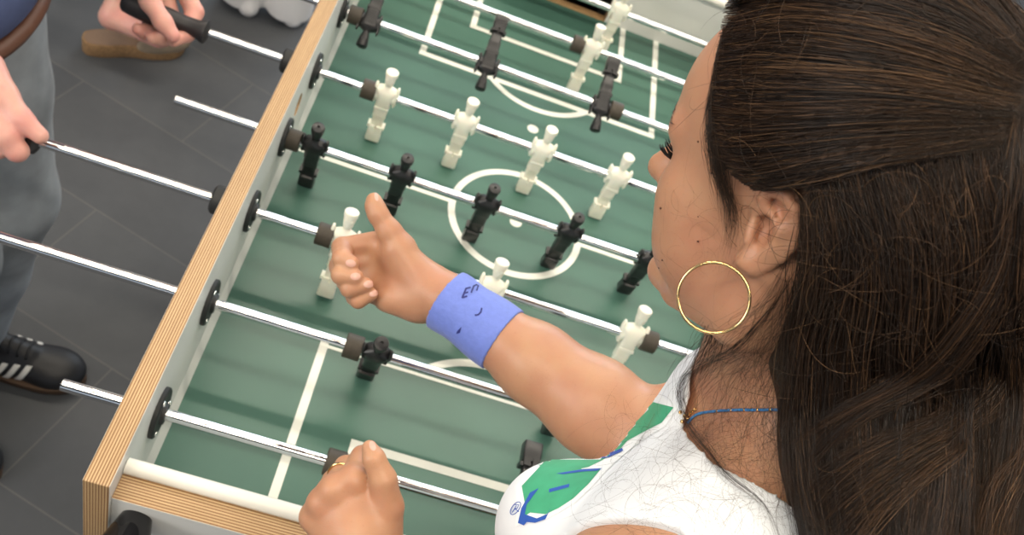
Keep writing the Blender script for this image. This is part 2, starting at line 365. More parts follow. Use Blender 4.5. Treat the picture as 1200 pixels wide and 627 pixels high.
def rod(y, kind, men, bump, xl, xr, ang, label, ring=None):
    r = empty('foosball_rod', (0, y / 1000, ZR)); r.rotation_euler = (math.radians(ang), 0, 0)
    tag(r, label, 'foosball rod', 'rods of the football table')
    t = MB(); R_ = 6.6
    t.lathe([(xl, 5.4), (xl + .8, R_), (xr - .8, R_), (xr, 5.4)], 'x', 28); t.build('steel_bar', M['chrome'], r, smooth=30)
    for x in men: figure(kind, r, x)
    for x in bump:
        if 'bumper' not in FIG:
            b = MB(); b.lathe([(-10.5, 6.7), (-10.5, 14), (-9.5, 15), (9.5, 15), (10.5, 14), (10.5, 6.7)], 'x', 28); FIG['bumper'] = b.build('rubber_bumper', M['rubber'], r, smooth=35)
            o = FIG['bumper']
        else: o = copy_obj(FIG['bumper'], r)
        o.location = (x / 1000, 0, 0)
    if not HND:
        h = MB(); h.lathe([(2, 6.7), (0, 12), (-3, 17.5), (-7, 17.5), (-16, 13.5), (-32, 13), (-60, 16), (-92, 16.5), (-112, 14), (-122, 12), (-126, 8), (-127, 2)], 'x', 28)
        HND.append(h.build('handle', M['grip'], r, smooth=40)); o = HND[0]
    else: o = copy_obj(HND[0], r)
    if kind == 'white': o.location = ((xl + 126) / 1000, 0, 0); o.rotation_euler = (0, 0, 0)
    else: o.location = ((xr - 126) / 1000, 0, 0); o.rotation_euler = (0, 0, math.pi)
    return r
RODS = [
 (ROD_Y[0], 'black', [408], [193, 623], -100, 1100, 97, 'steel rod nearest the woman, black goalkeeper tipped feet up'),
 (ROD_Y[1], 'black', [203, 455], [175, 481], -420, 900, 17, 'steel rod with a black player tilted back, crossing below the purple wristband'),
 (ROD_Y[2], 'white', [122, 325, 528], [98, 553], -390, 930, -17, 'steel rod of three white players running behind the thumbs up hand'),
 (ROD_Y[3], 'black', [42.6 + 126 * k for k in range(5)], [12.5, 571], -151, 1100, 9, 'steel rod of five black players lying over the centre line'),
 (ROD_Y[4], 'white', [110 + 126 * k for k in range(5)], [84, 640], -286, 1000, -2, 'steel rod of five white players beyond the centre circle'),
 (ROD_Y[5], 'black', [47, 248, 450], [22, 475], -200, 1060, 118, 'steel rod of three black players swung feet up at the far penalty line'),
 (ROD_Y[6], 'white', [419, 669], [394, 693], -240, 960, -10, 'steel rod of white defenders over the far goal area'),
 (ROD_Y[7], 'white', [464], [250, 678], -330, 930, -8, 'steel rod of the white goalkeeper farthest away in front of the far goal'),
]
for a in RODS: rod(*a)

# ------------------------------------------------------------------ smooth solids (signed distances, mm) for the people
def _v(a): return np.asarray(a, np.float32)
class Solid:
    def __init__(s): s.p = []
    def cap(s, a, b, ra, rb=None, k=10, op=1):
        s.p.append(('c', _v(a), _v(b), ra, ra if rb is None else rb, k, op)); return s
    def chain(s, pts, rads, k=8, k0=None):
        for i in range(len(pts) - 1): s.cap(pts[i], pts[i + 1], rads[i], rads[i + 1], (k0 if (i == 0 and k0 is not None) else k))
        return s
    def ell(s, c, r, R=None, k=10, op=1):
        s.p.append(('e', _v(c), _v(r), None if R is None else _v(R), 0, k, op)); return s
    def half(s, c, n, k=3, op=-2):          # keep the side the normal points away from
        n = _v(n); s.p.append(('h', _v(c), n / np.linalg.norm(n), 0, 0, k, op)); return s
    @staticmethod
    def dist(q, P):
        t = q[0]
        if t == 'c':
            a, b = q[1], q[2]; ab = b - a; l = float(ab @ ab) + 1e-9; pa = P - a
            h = np.clip((pa @ ab) / l, 0, 1); r = q[3] + (q[4] - q[3]) * h
            pa -= h[..., None] * ab; return np.sqrt((pa * pa).sum(-1)) - r
        if t == 'e':
            p = P - q[1]
            if q[3] is not None: p = p @ q[3]
            r = q[2]; a = p / r; k0 = np.sqrt((a * a).sum(-1)); b = a / r; k1 = np.sqrt((b * b).sum(-1)) + 1e-9
            return np.where(k0 < 1e-4, -float(r.min()), k0 * (k0 - 1) / k1)
        if t == 'h': return (P - q[1]) @ q[2]
    @staticmethod
    def comb(d, x, k, op):
        if op == 1:
            h = np.maximum(k - np.abs(d - x), 0) / k; return np.minimum(d, x) - h * h * k * .25
        if op == -1: x = -x
        h = np.maximum(k - np.abs(d - x), 0) / k; return np.maximum(d, x) + h * h * k * .25
    def at(s, P):
        P = np.asarray(P, np.float32); d = np.full(P.shape[:-1], 1e3, np.float32)
        for q in s.p: d = s.comb(d, s.dist(q, P), q[5], q[6])
        return d
    def mesh(s, lo, hi, h, post=None):
        B = 8; lo = _v(lo); nb = np.ceil((_v(hi) - lo) / (h * B)).astype(int)
        g = np.stack(np.meshgrid(*[np.arange(n) for n in nb], indexing='ij'), -1).reshape(-1, 3)
        cen = lo + (g + .5) * (h * B); dc = s.at(cen); dc2 = post(cen, dc) if post else dc
        act = np.abs(dc2) < h * B * 1.35 + 4
        G = np.where(dc2.reshape(nb) < 0, np.float32(-50), np.float32(50)).repeat(B, 0).repeat(B, 1).repeat(B, 2)
        G = np.pad(G, ((0, 1),) * 3, mode='edge')
        ga = g[act]; ca = cen[act]
        off = np.stack(np.meshgrid(*[np.arange(B + 1)] * 3, indexing='ij'), -1).reshape(-1, 3)
        P = (lo + (ga[:, None, :] * B + off[None]) * h).astype(np.float32)
        D = np.full(P.shape[:2], 1e3, np.float32); diag = h * B * .87
        for q in s.p:
            near = s.dist(q, ca.copy()) < diag * 1.6 + q[5] + 3
            if q[6] == -2: near[:] = True
            if near.any(): D[near] = s.comb(D[near], s.dist(q, P[near]), q[5], q[6])
        if post is not None: D = post(P, D)
        for o, (i, j, k) in enumerate(off):
            G[ga[:, 0] * B + i, ga[:, 1] * B + j, ga[:, 2] * B + k] = D[:, o]
        return nets(G, lo, h)
def nets(G, lo, h):
    S = G < 0; sl = (slice(0, -1), slice(1, None)); cnt = np.zeros(tuple(n - 1 for n in G.shape), np.int8)
    for i in (0, 1):
        for j in (0, 1):
            for k in (0, 1): cnt += S[sl[i], sl[j], sl[k]]
    c = np.argwhere((cnt > 0) & (cnt < 8)); idx = np.full(cnt.shape, -1, np.int32); idx[tuple(c.T)] = np.arange(len(c))
    acc = np.zeros((len(c), 3), np.float32); num = np.zeros(len(c), np.float32)
    cor = [(i, j, k) for i in (0, 1) for j in (0, 1) for k in (0, 1)]
    for a in cor:
        for ax in range(3):
            if a[ax]: continue
            b = list(a); b[ax] = 1
            va = G[tuple((c + a).T)]; vb = G[tuple((c + b).T)]; x = (va < 0) != (vb < 0)
            t = np.where(x, va / np.where(x, va - vb, 1), 0); p = np.tile(_v(a), (len(c), 1)); p[:, ax] = t
            acc[x] += p[x]; num[x] += 1
    V = lo + (c + acc / num[:, None]) * h; F = []
    for ax in range(3):
        o = [x for x in range(3) if x != ax]
        A = [slice(None)] * 3; Bq = [slice(None)] * 3; A[ax] = slice(0, -1); Bq[ax] = slice(1, None)
        e = np.argwhere(S[tuple(A)] != S[tuple(Bq)])
        e = e[(e[:, o[0]] > 0) & (e[:, o[1]] > 0) & (e[:, o[0]] < cnt.shape[o[0]]) & (e[:, o[1]] < cnt.shape[o[1]])]
        q = []
        for d0, d1 in ((1, 1), (0, 1), (0, 0), (1, 0)):
            z = e.copy(); z[:, o[0]] -= d0; z[:, o[1]] -= d1; q.append(idx[tuple(z.T)])
        q = np.stack(q, 1); fl = S[tuple(e.T)]
        if ax == 1: fl = ~fl
        q[~fl] = q[~fl][:, ::-1]; F.append(q)
    F = np.concatenate(F); F = F[(F >= 0).all(1)]
    return V, F
def mesh_obj(name, VF, mats, parent=None, midx=None, smooth=True):
    V, F = VF if not isinstance(VF, list) else join(VF)
    me = bpy.data.meshes.new(name); n = F.shape[1]
    me.vertices.add(len(V)); me.vertices.foreach_set('co', (np.asarray(V, np.float32) / 1000).ravel())
    me.loops.add(F.size); me.loops.foreach_set('vertex_index', F.astype(np.int32).ravel())
    me.polygons.add(len(F)); me.polygons.foreach_set('loop_start', np.arange(0, F.size, n, dtype=np.int32))
    for m in (mats if isinstance(mats, (list, tuple)) else [mats]): me.materials.append(m)
    if midx is not None: me.polygons.foreach_set('material_index', np.asarray(midx, np.int32))
    me.polygons.foreach_set('use_smooth', np.full(len(F), smooth)); me.update(calc_edges=True); me.validate()
    o = bpy.data.objects.new(name, me); COL.objects.link(o)
    if parent is not None: o.parent = parent
    return o
def join(L):
    V = []; F = []; n = 0
    for v, f in L: V.append(v); F.append(f + n); n += len(v)
    return np.concatenate(V), np.concatenate(F)
def cast(fn, u, v, d0=350, d1=1100):     # where sight lines through pixels meet a solid (arrays)
    u = np.atleast_1d(np.asarray(u, float)); v = np.atleast_1d(np.asarray(v, float))
    r = np.stack([(u - PPX) / FPX, (v - PPY) / FPX, np.ones_like(u)], -1) @ CAMR
    t = np.full(len(u), float(d0)); hit = np.zeros(len(u), bool); ln_ = np.linalg.norm(r, axis=1)
    for _ in range(160):
        d = fn(CAMC + r * t[:, None]); hit |= d < .15
        t = np.where(hit, t, np.minimum(t + np.maximum(d, .1) * .8 / ln_, d1))
    return CAMC + r * t[:, None], hit
def norm(a): a = np.asarray(a, float); return a / np.linalg.norm(a)

# ------------------------------------------------------------------ the woman
def skin_mat(name, col, red):
    m, N, L, b = nodes(name)
    b.inputs['Roughness'].default_value = 0.42; b.inputs['Specular IOR Level'].default_value = .4
    b.inputs['Subsurface Weight'].default_value = .25; b.inputs['Subsurface Radius'].default_value = (1, .36, .18); b.inputs['Subsurface Scale'].default_value = .004
    tc = N.new('ShaderNodeTexCoord')
    n = N.new('ShaderNodeTexNoise'); n.inputs['Scale'].default_value = 24; n.inputs['Detail'].default_value = 6; L.new(tc.outputs['Object'], n.inputs['Vector'])
    r = N.new('ShaderNodeValToRGB'); r.color_ramp.elements[0].position = .32; r.color_ramp.elements[0].color = (*red, 1); r.color_ramp.elements[1].position = .62; r.color_ramp.elements[1].color = (*col, 1)
    L.new(n.outputs['Fac'], r.inputs['Fac'])
    n3 = N.new('ShaderNodeTexNoise'); n3.inputs['Scale'].default_value = 420; n3.inputs['Detail'].default_value = 2; L.new(tc.outputs['Object'], n3.inputs['Vector'])
    r3 = N.new('ShaderNodeValToRGB'); r3.color_ramp.elements[0].position = .22; r3.color_ramp.elements[0].color = (.72, .62, .55, 1); r3.color_ramp.elements[1].position = .36
    L.new(n3.outputs['Fac'], r3.inputs['Fac'])
    mx = N.new('ShaderNodeMix'); mx.data_type = 'RGBA'; mx.blend_type = 'MULTIPLY'; mx.inputs['Factor'].default_value = .3
    L.new(r.outputs['Color'], mx.inputs[6]); L.new(r3.outputs['Color'], mx.inputs[7]); L.new(mx.outputs[2], b.inputs['Base Color'])
    v = N.new('ShaderNodeTexVoronoi'); v.inputs['Scale'].default_value = 900; L.new(tc.outputs['Object'], v.inputs['Vector'])
    bp = N.new('ShaderNodeBump'); bp.inputs['Strength'].default_value = .12; bp.inputs['Distance'].default_value = .0006
    L.new(v.outputs['Distance'], bp.inputs['Height']); L.new(bp.outputs['Normal'], b.inputs['Normal'])
    return m
M['skin'] = skin_mat('skin', (0.49, 0.262, 0.152), (0.45, 0.215, 0.13))
M['nail'] = mat('finger_nail', (0.60, 0.345, 0.275), 0.3)
HR = np.array([[0.67375848, -0.6993202, -0.23874834], [0.72567473, 0.56519662, 0.39236331], [-0.13944784, -0.43761174, 0.88828501]])
HO = np.array([385.73, -65.87, 613.57]) + CAMR.T @ np.array([4.0, 6.0, 0.0])
def H(x, y, z): return HO + HR @ np.array([x, y, z], float)     # head axes: x to her right, y forward, z up
LFT = norm([-.57, -.81, -.08]); NB = np.array([447., -112., 470.]); HIP = np.array([485., -345., -60.])
DWN = norm(HIP - NB); FRT = norm(np.cross(DWN, LFT)); 
if FRT[0] > 0: FRT = -FRT
def T(l, f, d): return NB + LFT * l + FRT * f + DWN * d         # torso axes: left, front, down from the neck base
TR = np.stack([LFT, FRT, -DWN], 1)
head = Solid()
head.ell(H(0, -8, 50), (73, 96, 80), HR, k=1)
head.ell(H(0, 30, 45), (64, 66, 66), HR, k=22)                 # forehead
head.ell(H(0, 38, -8), (58, 52, 70), HR, k=25)                 # face block
head.ell(H(-40, 62, -6), (22, 20, 20), HR, k=22); head.ell(H(40, 62, -6), (22, 20, 20), HR, k=22)   # cheek bones
head.ell(H(-38, 55, -38), (23, 26, 28), HR, k=22); head.ell(H(38, 55, -38), (23, 26, 28), HR, k=22)  # cheeks
head.ell(H(0, 76, -40), (30, 20, 26), HR, k=18)                # mouth mound
for s in (-1, 1):
    head.cap(H(s * 58, -2, -20), H(s * 50, 8, -60), 14, 15, k=24)
    head.cap(H(s * 50, 8, -60), H(s * 14, 72, -82), 15, 13, k=22)   # jaw line
    head.cap(H(s * 12, 90, 33), H(s * 46, 76, 34), 7, 6, k=14)   # brow ridge
    head.ell(H(s * 32, 88, 17), (17, 12, 11), HR, k=10, op=-1)   # eye socket
    head.ell(H(s * 31, 74, 18), (12, 12, 12), HR, k=5)           # eyeball under lids
    head.ell(H(s * 10, 98, -15), (8, 9, 7), HR, k=8)             # nostril wing
head.ell(H(0, 90, -80), (16, 16, 14), HR, k=12)                # chin
head.cap(H(0, 90, 24), H(0, 112, -9), 6, 8, k=12); head.ell(H(0, 112, -11), (9, 9, 8), HR, k=7)    # nose
head.cap(H(-16, 94, -41), H(16, 94, -41), 4, 4, k=7); head.cap(H(-13, 93, -51), H(13, 93, -51), 5, 5, k=7)   # lips
head.cap(H(-18, 103, -46), H(18, 103, -46), 1.5, 1.5, k=4, op=-1)
# ear: drawn in its own plane, tilted off the side of the head
EN = norm(HR @ norm([-1, -.42, .05])); EP = H(-71, 0, 0)
def E(u, v, h=0):
    r = U(u, v, 1) - CAMC; t = ((EP - CAMC) @ EN) / (r @ EN); return CAMC + r * t + EN * h
ear = Solid()
ear.cap(E(911, 232, 3), E(917, 262, 4), 5.5, 6.5, k=4)
ear.chain([E(917, 262, 4), E(906, 290, 2), E(884, 308, 0)], [6.5, 6, 5], k=6)
ear.cap(E(897, 250, -3), E(897, 280, -4), 8, 8, k=8)
ear.ell(E(892, 268, 5.5), (12, 8.5, 7), np.stack([norm(E(902, 255) - E(882, 281)), EN, np.cross(norm(E(902, 255) - E(882, 281)), EN)], 1), k=3, op=-1)   # concha
ear.ell(E(911, 240, 8), (9, 5, 3.4), np.stack([norm(E(906, 226) - E(914, 255)), EN, np.cross(norm(E(906, 226) - E(914, 255)), EN)], 1), k=2.5, op=-1)   # scapha
hx = [E(894, 246, 2), E(896, 229, 5), E(902, 219, 7), E(912, 217, 8), E(924, 225, 9), E(933, 241, 9), E(935, 262, 8.5), E(930, 282, 7), E(918, 297, 5), E(902, 307, 3), E(886, 313, 1)]
ear.chain(hx, [2.6, 3, 3.4, 3.6, 3.6, 3.5, 3.3, 3.1, 3, 3.2, 4], k=2.5)
ear.chain([E(905, 246, 6), E(914, 262, 6.5), E(914, 278, 6), E(902, 292, 5)], [1.8, 2.3, 2.3, 2], k=3)      # antihelix
ear.cap(E(881, 266, 1), E(878, 280, 2), 3.4, 3.6, k=4)                                                      # tragus
ear.ell(E(877, 307, -1), (7.5, 6.5, 8), None, k=6)                                                         # lobe
body = Solid(); body.p = list(head.p)
# neck
body.cap(H(0, -28, -30), T(0, -12, -10), 50, 52, k=25)
body.cap(H(0, 5, -62), T(0, 30, 5), 36, 38, k=25)
for q in ear.p: body.p.append(q)
body.p[-len(ear.p)] = ear.p[0][:5] + (5, 1)
for s in (-1, 1):
    body.cap(T(s * 30, -30, -40), T(s * 150, -16 if s > 0 else -26, 34 if s > 0 else 54), 30, 38 if s > 0 else 32, k=40)        # trapezius
    body.cap(T(s * 18, 42, 12 if s > 0 else 24), T(s * 130, 25, 28 if s > 0 else 46), 11, 12, k=20)           # collar bone
body.ell(T(14, -10, 152), (140, 90, 146), TR, k=40)              # rib cage
body.ell(T(0, -5, 330), (125, 88, 170), TR, k=50)
body.ell(T(0, 0, 500), (165, 105, 120), TR, k=50)               # hips
body.ell(T(60, 78, 132), (56, 54, 62), TR, k=40); body.ell(T(-55, 48, 165), (56, 48, 60), TR, k=40)
# arms
SL, SRt = T(186, -4, 50), T(-165, -6, 58)
ELB = U(757, 519, 815); WR = U(527, 353, 868); EC = U(735, 472, 725)
body.cap(T(140, -8, 44), SL, 42, 48, k=30)
LE = np.array([250., -395., 205.]); LW = U(413, 640, 722)
body.chain([SL, SL * .5 + LE * .5, LE], [49, 43, 36], k=14)
body.cap(T(-140, -6, 58), SRt, 40, 44, k=30)
body.chain([SRt, SRt * .45 + ELB * .55, ELB], [44, 41, 41], k=16)
fa = lambda t: ELB + (WR - ELB) * t
body.chain([ELB, fa(.25), fa(.55), fa(.8), fa(.94)], [41, 41, 34.5, 26.8, 23.5], k=14)
# ---- right hand, thumb up, palm towards the camera
hand = Solid(); D0 = 880.; kx = D0 / FPX
def P(u, v, dd=0): return U(u, v, D0 + dd)
hand.chain([WR + (ELB - WR) * .12, P(522, 350, -6), P(505, 345, 4)], [23.5, 23, 22], k=10)
hand.cap(P(500, 334, 8), P(450, 290, 14), 20, 13, k=14); hand.cap(P(495, 345, 10), P(445, 318, 18), 20, 13, k=14)
hand.cap(P(492, 352, 6), P(448, 342, 14), 16, 13, k=14)
hand.cap(P(497, 335, -2), P(466, 293, -4), 17, 15, k=14)                                     # ball of the thumb
hand.cap(P(486, 356, 0), P(455, 350, 0), 13, 12, k=14)                                       # heel of the palm
hand.chain([P(470, 290, -2), P(456, 271, -6), P(443, 251, -8), P(439, 241, -7), P(438, 234, -5)], [14, 11, 9, 8.2, 6.6], k=5)
FG = [((446, 283, 16), (401, 290, 4), (401, 303, -19), (411, 309, -22), 9.2), ((440, 304, 18), (398, 312, 4), (400, 322, -22), (416, 325, -24), 9.2),
      ((438, 322, 18), (406, 330, 4), (410, 338, -20), (428, 334, -20), 8.6), ((440, 340, 16), (416, 348, 4), (420, 352, -14), (435, 345, -16), 7.6)]
for a, b_, c_, d_, r in FG:
    f1 = Solid().chain([P(*a), P(*b_), P(*c_), P(*d_)], [r + 1.8, r + .6, r, r - 1.4], k=3)
    f1.p[0] = f1.p[0][:5] + (7, 1)
    hand.p += [f1.p[0]] + [q[:5] + (2.2, 1) for q in f1.p[1:]]
# ---- left hand, loosely closed, back of the hand up
lh = Solid(); D1 = 735.
def Q(u, v, dd=0): return U(u, v, D1 + dd)
LWR = Q(420, 652, 0)
lh.chain([LE, LE * .5 + LWR * .5, LWR, Q(418, 625, 0)], [37, 35, 25, 24], k=12)
MC = [(414, 562, -6), (391, 574, -8), (377, 590, -4), (368, 606, 4)]
for (u, v, dd), (wu, wv) in zip(MC, [(434, 622), (422, 628), (408, 632), (396, 634)]):
    lh.cap(Q(wu, wv, 4), Q(u, v, dd + 8), 16, 10.5, k=12)
    lh.ell(Q(u, v, dd + 4), (8.8, 8.8, 8.8), None, k=8)
# finger: knuckle, middle joint, end joint, tip  (they fold down, away from the camera)
LF = [((414, 562, 2), (424, 535, 30), (437, 546, 50), (443, 560, 50), 8.8), ((391, 574, 0), (405, 547, 33), (418, 552, 55), (430, 566, 54), 9.0),
      ((377, 590, 4), (390, 563, 36), (403, 565, 56), (414, 576, 54), 8.6), ((368, 606, 10), (377, 584, 36), (386, 584, 52), (398, 592, 50), 7.6)]
for a, b_, c_, d_, r in LF:
    lh.cap(Q(*a), Q(*b_), r + 1.6, r, k=6); lh.cap(Q(*b_), Q(*c_), r, r - .5, k=2.2); lh.cap(Q(*c_), Q(*d_), r - .5, r - 1.8, k=2.2)
lh.chain([Q(446, 625, 6), Q(453, 594, 2), Q(449, 562, -6), Q(438, 537, -8), Q(433, 525, -6)], [18, 13.5, 10.5, 8.6, 6.2], k=3, k0=9)

woman = empty('person', (0, 0, ZR))
tag(woman, 'woman with long brown hair in a white tank top giving a thumbs up', 'person')
bodyVF = body.mesh((120, -480, 130), (640, 180, 745), 2.4)
handVF = hand.mesh((60, -80, 160), (330, 190, 420), 1.6)
lhVF = lh.mesh((120, -440, 130), (330, -60, 400), 1.7)
body_o = mesh_obj('body', [bodyVF, handVF, lhVF], M['skin'], woman)

# ---- tank top
M['shirt'] = mat('white_jersey', (0.80, 0.82, 0.84), 0.75, noise=.02, nscale=30, bump=.35, bscale=55, sheen=.15)
M['print_green'] = mat('green_shirt_print', (0.055, 0.36, 0.19), 0.6, noise=.08, nscale=80)
M['print_blue'] = mat('blue_shirt_print', (0.025, 0.095, 0.42), 0.6)
M['print_white'] = mat('white_shirt_print', (0.86, 0.88, 0.88), 0.6)
M['print_red'] = mat('red_shirt_print', (0.62, 0.06, 0.07), 0.6)
trunk = Solid()
trunk.cap(T(0, -20, -30), T(0, -12, 20), 52, 56, k=25)
for s in (-1, 1):
    trunk.cap(T(s * 30, -30, -40), T(s * 150, -16 if s > 0 else -26, 34 if s > 0 else 54), 30, 38 if s > 0 else 32, k=40)
trunk.ell(T(14, -10, 152), (140, 90, 146), TR, k=40); trunk.ell(T(0, -5, 330), (125, 88, 170), TR, k=50)
trunk.ell(T(60, 78, 132), (56, 55, 62), TR, k=40); trunk.ell(T(-55, 48, 165), (56, 49, 60), TR, k=40)
for s in (-1, 1): trunk.cap(T(s * 140, -8, 44 if s > 0 else 58), (SL if s > 0 else SRt), 42 if s > 0 else 40, 48 if s > 0 else 44, k=30)
trunk.cap(T(0, 33, 18), T(0, 40, 70), 40, 40, k=30)
for s in (-1, 1): trunk.cap(T(s * 18, 42, 12 if s > 0 else 24), T(s * 130, 25, 28 if s > 0 else 46), 12, 13, k=20)
NKC = T(0, -4, -6); NKA = norm(H(0, -20, -50) - NB)
def shirt_fn(Pn, _=None):
    d = trunk.at(Pn) - 5.5
    q = Pn - NB.astype(np.float32); l = q @ _v(LFT); f = q @ _v(FRT); dn = q @ _v(DWN)
    arm_l = l - (146 + .25 * np.abs(f + 10) + .0022 * np.maximum(dn - 40, 0) ** 2 * 0); arm_r = -l - (78 + .2 * np.abs(f))
    w = Pn - NKC.astype(np.float32); ax = w @ _v(NKA); rad = np.sqrt(np.maximum((w * w).sum(-1) - ax * ax, 0))
    neck = 70 + 30 * np.clip((.65 * l - .6 * f) / 60, -.02, 1.1) - rad
    neck = np.where(ax < -90, -50, neck)
    e = np.maximum(d, np.maximum(np.maximum(arm_l, arm_r), neck))
    return np.maximum(e, dn - 480)
def shirt_solid(Pn): return shirt_fn(np.asarray(Pn, np.float32))
class _S(Solid):
    def at(s, Pn): return shirt_fn(np.asarray(Pn, np.float32))
shirtVF = _S().mesh((170, -420, 120), (640, 130, 560), 2.2, post=lambda Pn, d: shirt_fn(Pn))
shirt_o = mesh_obj('tank_top', shirtVF, M['shirt'], woman)
# ---- prints and small patches laid on curved surfaces: polygons traced flat, then dropped onto the real surface
from mathutils.geometry import delaunay_2d_cdt, intersect_point_tri_2d
def grad(fn, Pn, e=.6):
    g = np.stack([fn(Pn + np.eye(3)[i] * e) - fn(Pn - np.eye(3)[i] * e) for i in range(3)], -1)
    return g / (np.linalg.norm(g, axis=-1, keepdims=True) + 1e-9)
def inside(poly, x, y):
    c = False; n = len(poly)
    for i in range(n):
        (x1, y1), (x2, y2) = poly[i], poly[i - 1]
        if (y1 > y) != (y2 > y) and x < (x2 - x1) * (y - y1) / (y2 - y1) + x1: c = not c
    return c
def patch(fn, poly, step=3.0, lift=.5, smooth_poly=False, d0=350):
    if smooth_poly:
        pp = np.array(poly + [poly[0]], float); poly = [tuple(q) for q in catmull(pp, len(poly) * 5)[:-1]]
    pts = [Vector(p) for p in poly]; dense = []
    for i in range(len(pts)):
        a, b = pts[i], pts[(i + 1) % len(pts)]; k = max(1, int((b - a).length / step))
        dense += [a.lerp(b, j / k) for j in range(k)]
    n = len(dense); xs = [p.x for p in dense]; ys = [p.y for p in dense]; extra = []
    dl = [tuple(p) for p in dense]
    x = min(xs) + step / 2
    while x < max(xs):
        y = min(ys) + step / 2
        while y < max(ys):
            if inside(dl, x, y) and min((Vector((x, y)) - p).length for p in dense) > step * .5: extra.append(Vector((x, y)))
            y += step
        x += step
    r = delaunay_2d_cdt(dense + extra, [(i, (i + 1) % n) for i in range(n)], [list(range(n))], 1, 1e-5)
    v2 = r[0]; fs = r[2]
    W, hit = cast(fn, [p.x for p in v2], [p.y for p in v2], d0=d0)
    W = W + grad(fn, W) * lift
    fs = [f for f in fs if all(hit[i] for i in f) and max(np.linalg.norm(W[f[i]] - W[f[i - 1]]) for i in range(3)) < 22]
    return W, fs
def patches(name, fn, polys, m, parent, **kw):
    for p in polys:
        W, fs = patch(fn, p, **kw)
        grp = list(range(len(W)))
        def root(i):
            while grp[i] != i: i = grp[i]
            return i
        for f in fs:
            for i in f[1:]: grp[root(i)] = root(f[0])
        comps = {}
        for f in fs: comps.setdefault(root(f[0]), []).append(f)
        for fl_ in comps.values():
            if len(fl_) < 3: continue
            ids = sorted({i for f in fl_ for i in f}); re_ = {i: k for k, i in enumerate(ids)}
            b = MB(); b.add([tuple(W[i]) for i in ids], [tuple(re_[i] for i in f) for f in fl_]); b.build(name, m, parent, smooth=180)
_SF = shirt_solid
PR = []
# white outline first, then green bodies, blue strokes on top
green = [[(611, 608), (616, 592), (612, 570), (640, 540), (672, 540), (684, 553), (704, 551), (690, 568), (672, 585), (655, 596), (640, 603), (622, 601)],
         [(630, 545), (660, 520), (690, 505), (712, 524), (740, 512), (728, 526), (706, 540), (690, 548), (668, 553), (650, 556)],
         [(690, 522), (712, 500), (735, 485), (760, 470), (790, 478), (776, 496), (756, 506), (734, 518), (712, 523)]]
whit = [[(604, 618), (606, 600), (604, 570), (650, 530), (690, 495), (735, 478), (770, 460), (795, 478), (780, 500), (766, 508), (744, 523), (728, 536), (710, 553), (694, 571), (675, 589), (655, 601), (640, 609), (622, 608)]]
blue = [[(608, 613), (612, 596), (622, 578), (632, 573), (618, 592), (616, 603), (630, 608), (642, 603), (646, 596), (640, 609), (628, 613), (618, 612), (615, 616)],
        [(644, 574), (668, 568), (667, 572), (644, 578)],
        [(652, 556), (684, 551), (706, 550), (700, 553), (682, 554), (660, 557)],
        [(690, 537), (712, 533), (730, 526), (731, 529), (714, 537), (692, 540)]]
patches('shirt_print', _SF, whit, M['print_white'], shirt_o, lift=.35)
patches('shirt_print', _SF, green, M['print_green'], shirt_o, lift=.6)
patches('shirt_print', _SF, blue, M['print_blue'], shirt_o, lift=.85)
patches('shirt_print', _SF, [[(712, 516), (722, 511), (732, 504), (731, 508), (722, 513)]], M['print_red'], shirt_o, lift=.9, step=2)
def ring_poly(cx, cy, rx, ry, ang, w, n=28):
    o = []; i = []
    ca, sa = math.cos(ang), math.sin(ang)
    for k in range(n + 1):
        a = 2 * math.pi * k / n * .999; x, y = rx * math.cos(a), ry * math.sin(a); o.append((cx + x * ca - y * sa, cy + x * sa + y * ca))
        x, y = (rx - w) * math.cos(a), (ry - w) * math.sin(a); i.append((cx + x * ca - y * sa, cy + x * sa + y * ca))
    return o + i[::-1]
def seg_poly(pts, w):
    pts = [Vector(p) for p in pts]; L = []; R_ = []
    for k in range(len(pts)):
        t = (pts[min(k + 1, len(pts) - 1)] - pts[max(k - 1, 0)]).normalized(); n = Vector((-t.y, t.x)) * w / 2; L.append(tuple(pts[k] + n)); R_.append(tuple(pts[k] - n))
    return L + R_[::-1]
patches('shirt_print', _SF, [ring_poly(605, 596, 9, 4.6, -.95, .9), seg_poly([(601, 601), (606, 593)], .9), seg_poly([(604, 592), (609, 592), (607, 596), (604, 597)], .9), seg_poly([(605, 597), (609, 600)], .9)], M['print_blue'], shirt_o, lift=.7, step=1.2)

# ---- wristband with its worn lettering
M['band'] = mat('periwinkle_knit', (0.145, 0.21, 0.62), 0.7, noise=.06, nscale=150, bump=.25, bscale=260, sheen=.2)
M['ink'] = mat('dark_blue_ink', (0.012, 0.018, 0.16), 0.6)
AX = norm(ELB - WR); BA, BB = U(526, 345, 868), U(592, 394, 850)
ta, tb = (BA - WR) @ AX, (BB - WR) @ AX
arm_s = Solid(); arm_s.chain([ELB, fa(.25), fa(.55), fa(.8), fa(1.0), fa(1.06)], [37, 39, 33, 26, 23.5, 23], k=14)
arm_s.chain([WR + (ELB - WR) * .12, P(522, 350, -6), P(505, 345, 4)], [23.5, 23, 22], k=10)
def band_fn(Pn):
    Pn = np.asarray(Pn, np.float32); t = (Pn - _v(WR)) @ _v(AX)
    d = arm_s.at(Pn) - 2.3 - .35 * np.cos((t - ta) / (tb - ta) * 6.28)
    return np.maximum(np.maximum(d, -(d + 2.6)), np.maximum(t - tb, ta - t)) 
class _B(Solid):
    def at(s, Pn): return band_fn(Pn)
band_o = mesh_obj('wristband', _B().mesh((190, -120, 200), (370, 70, 400), 1.5, post=lambda Pn, d: band_fn(Pn)), M['band'], woman)
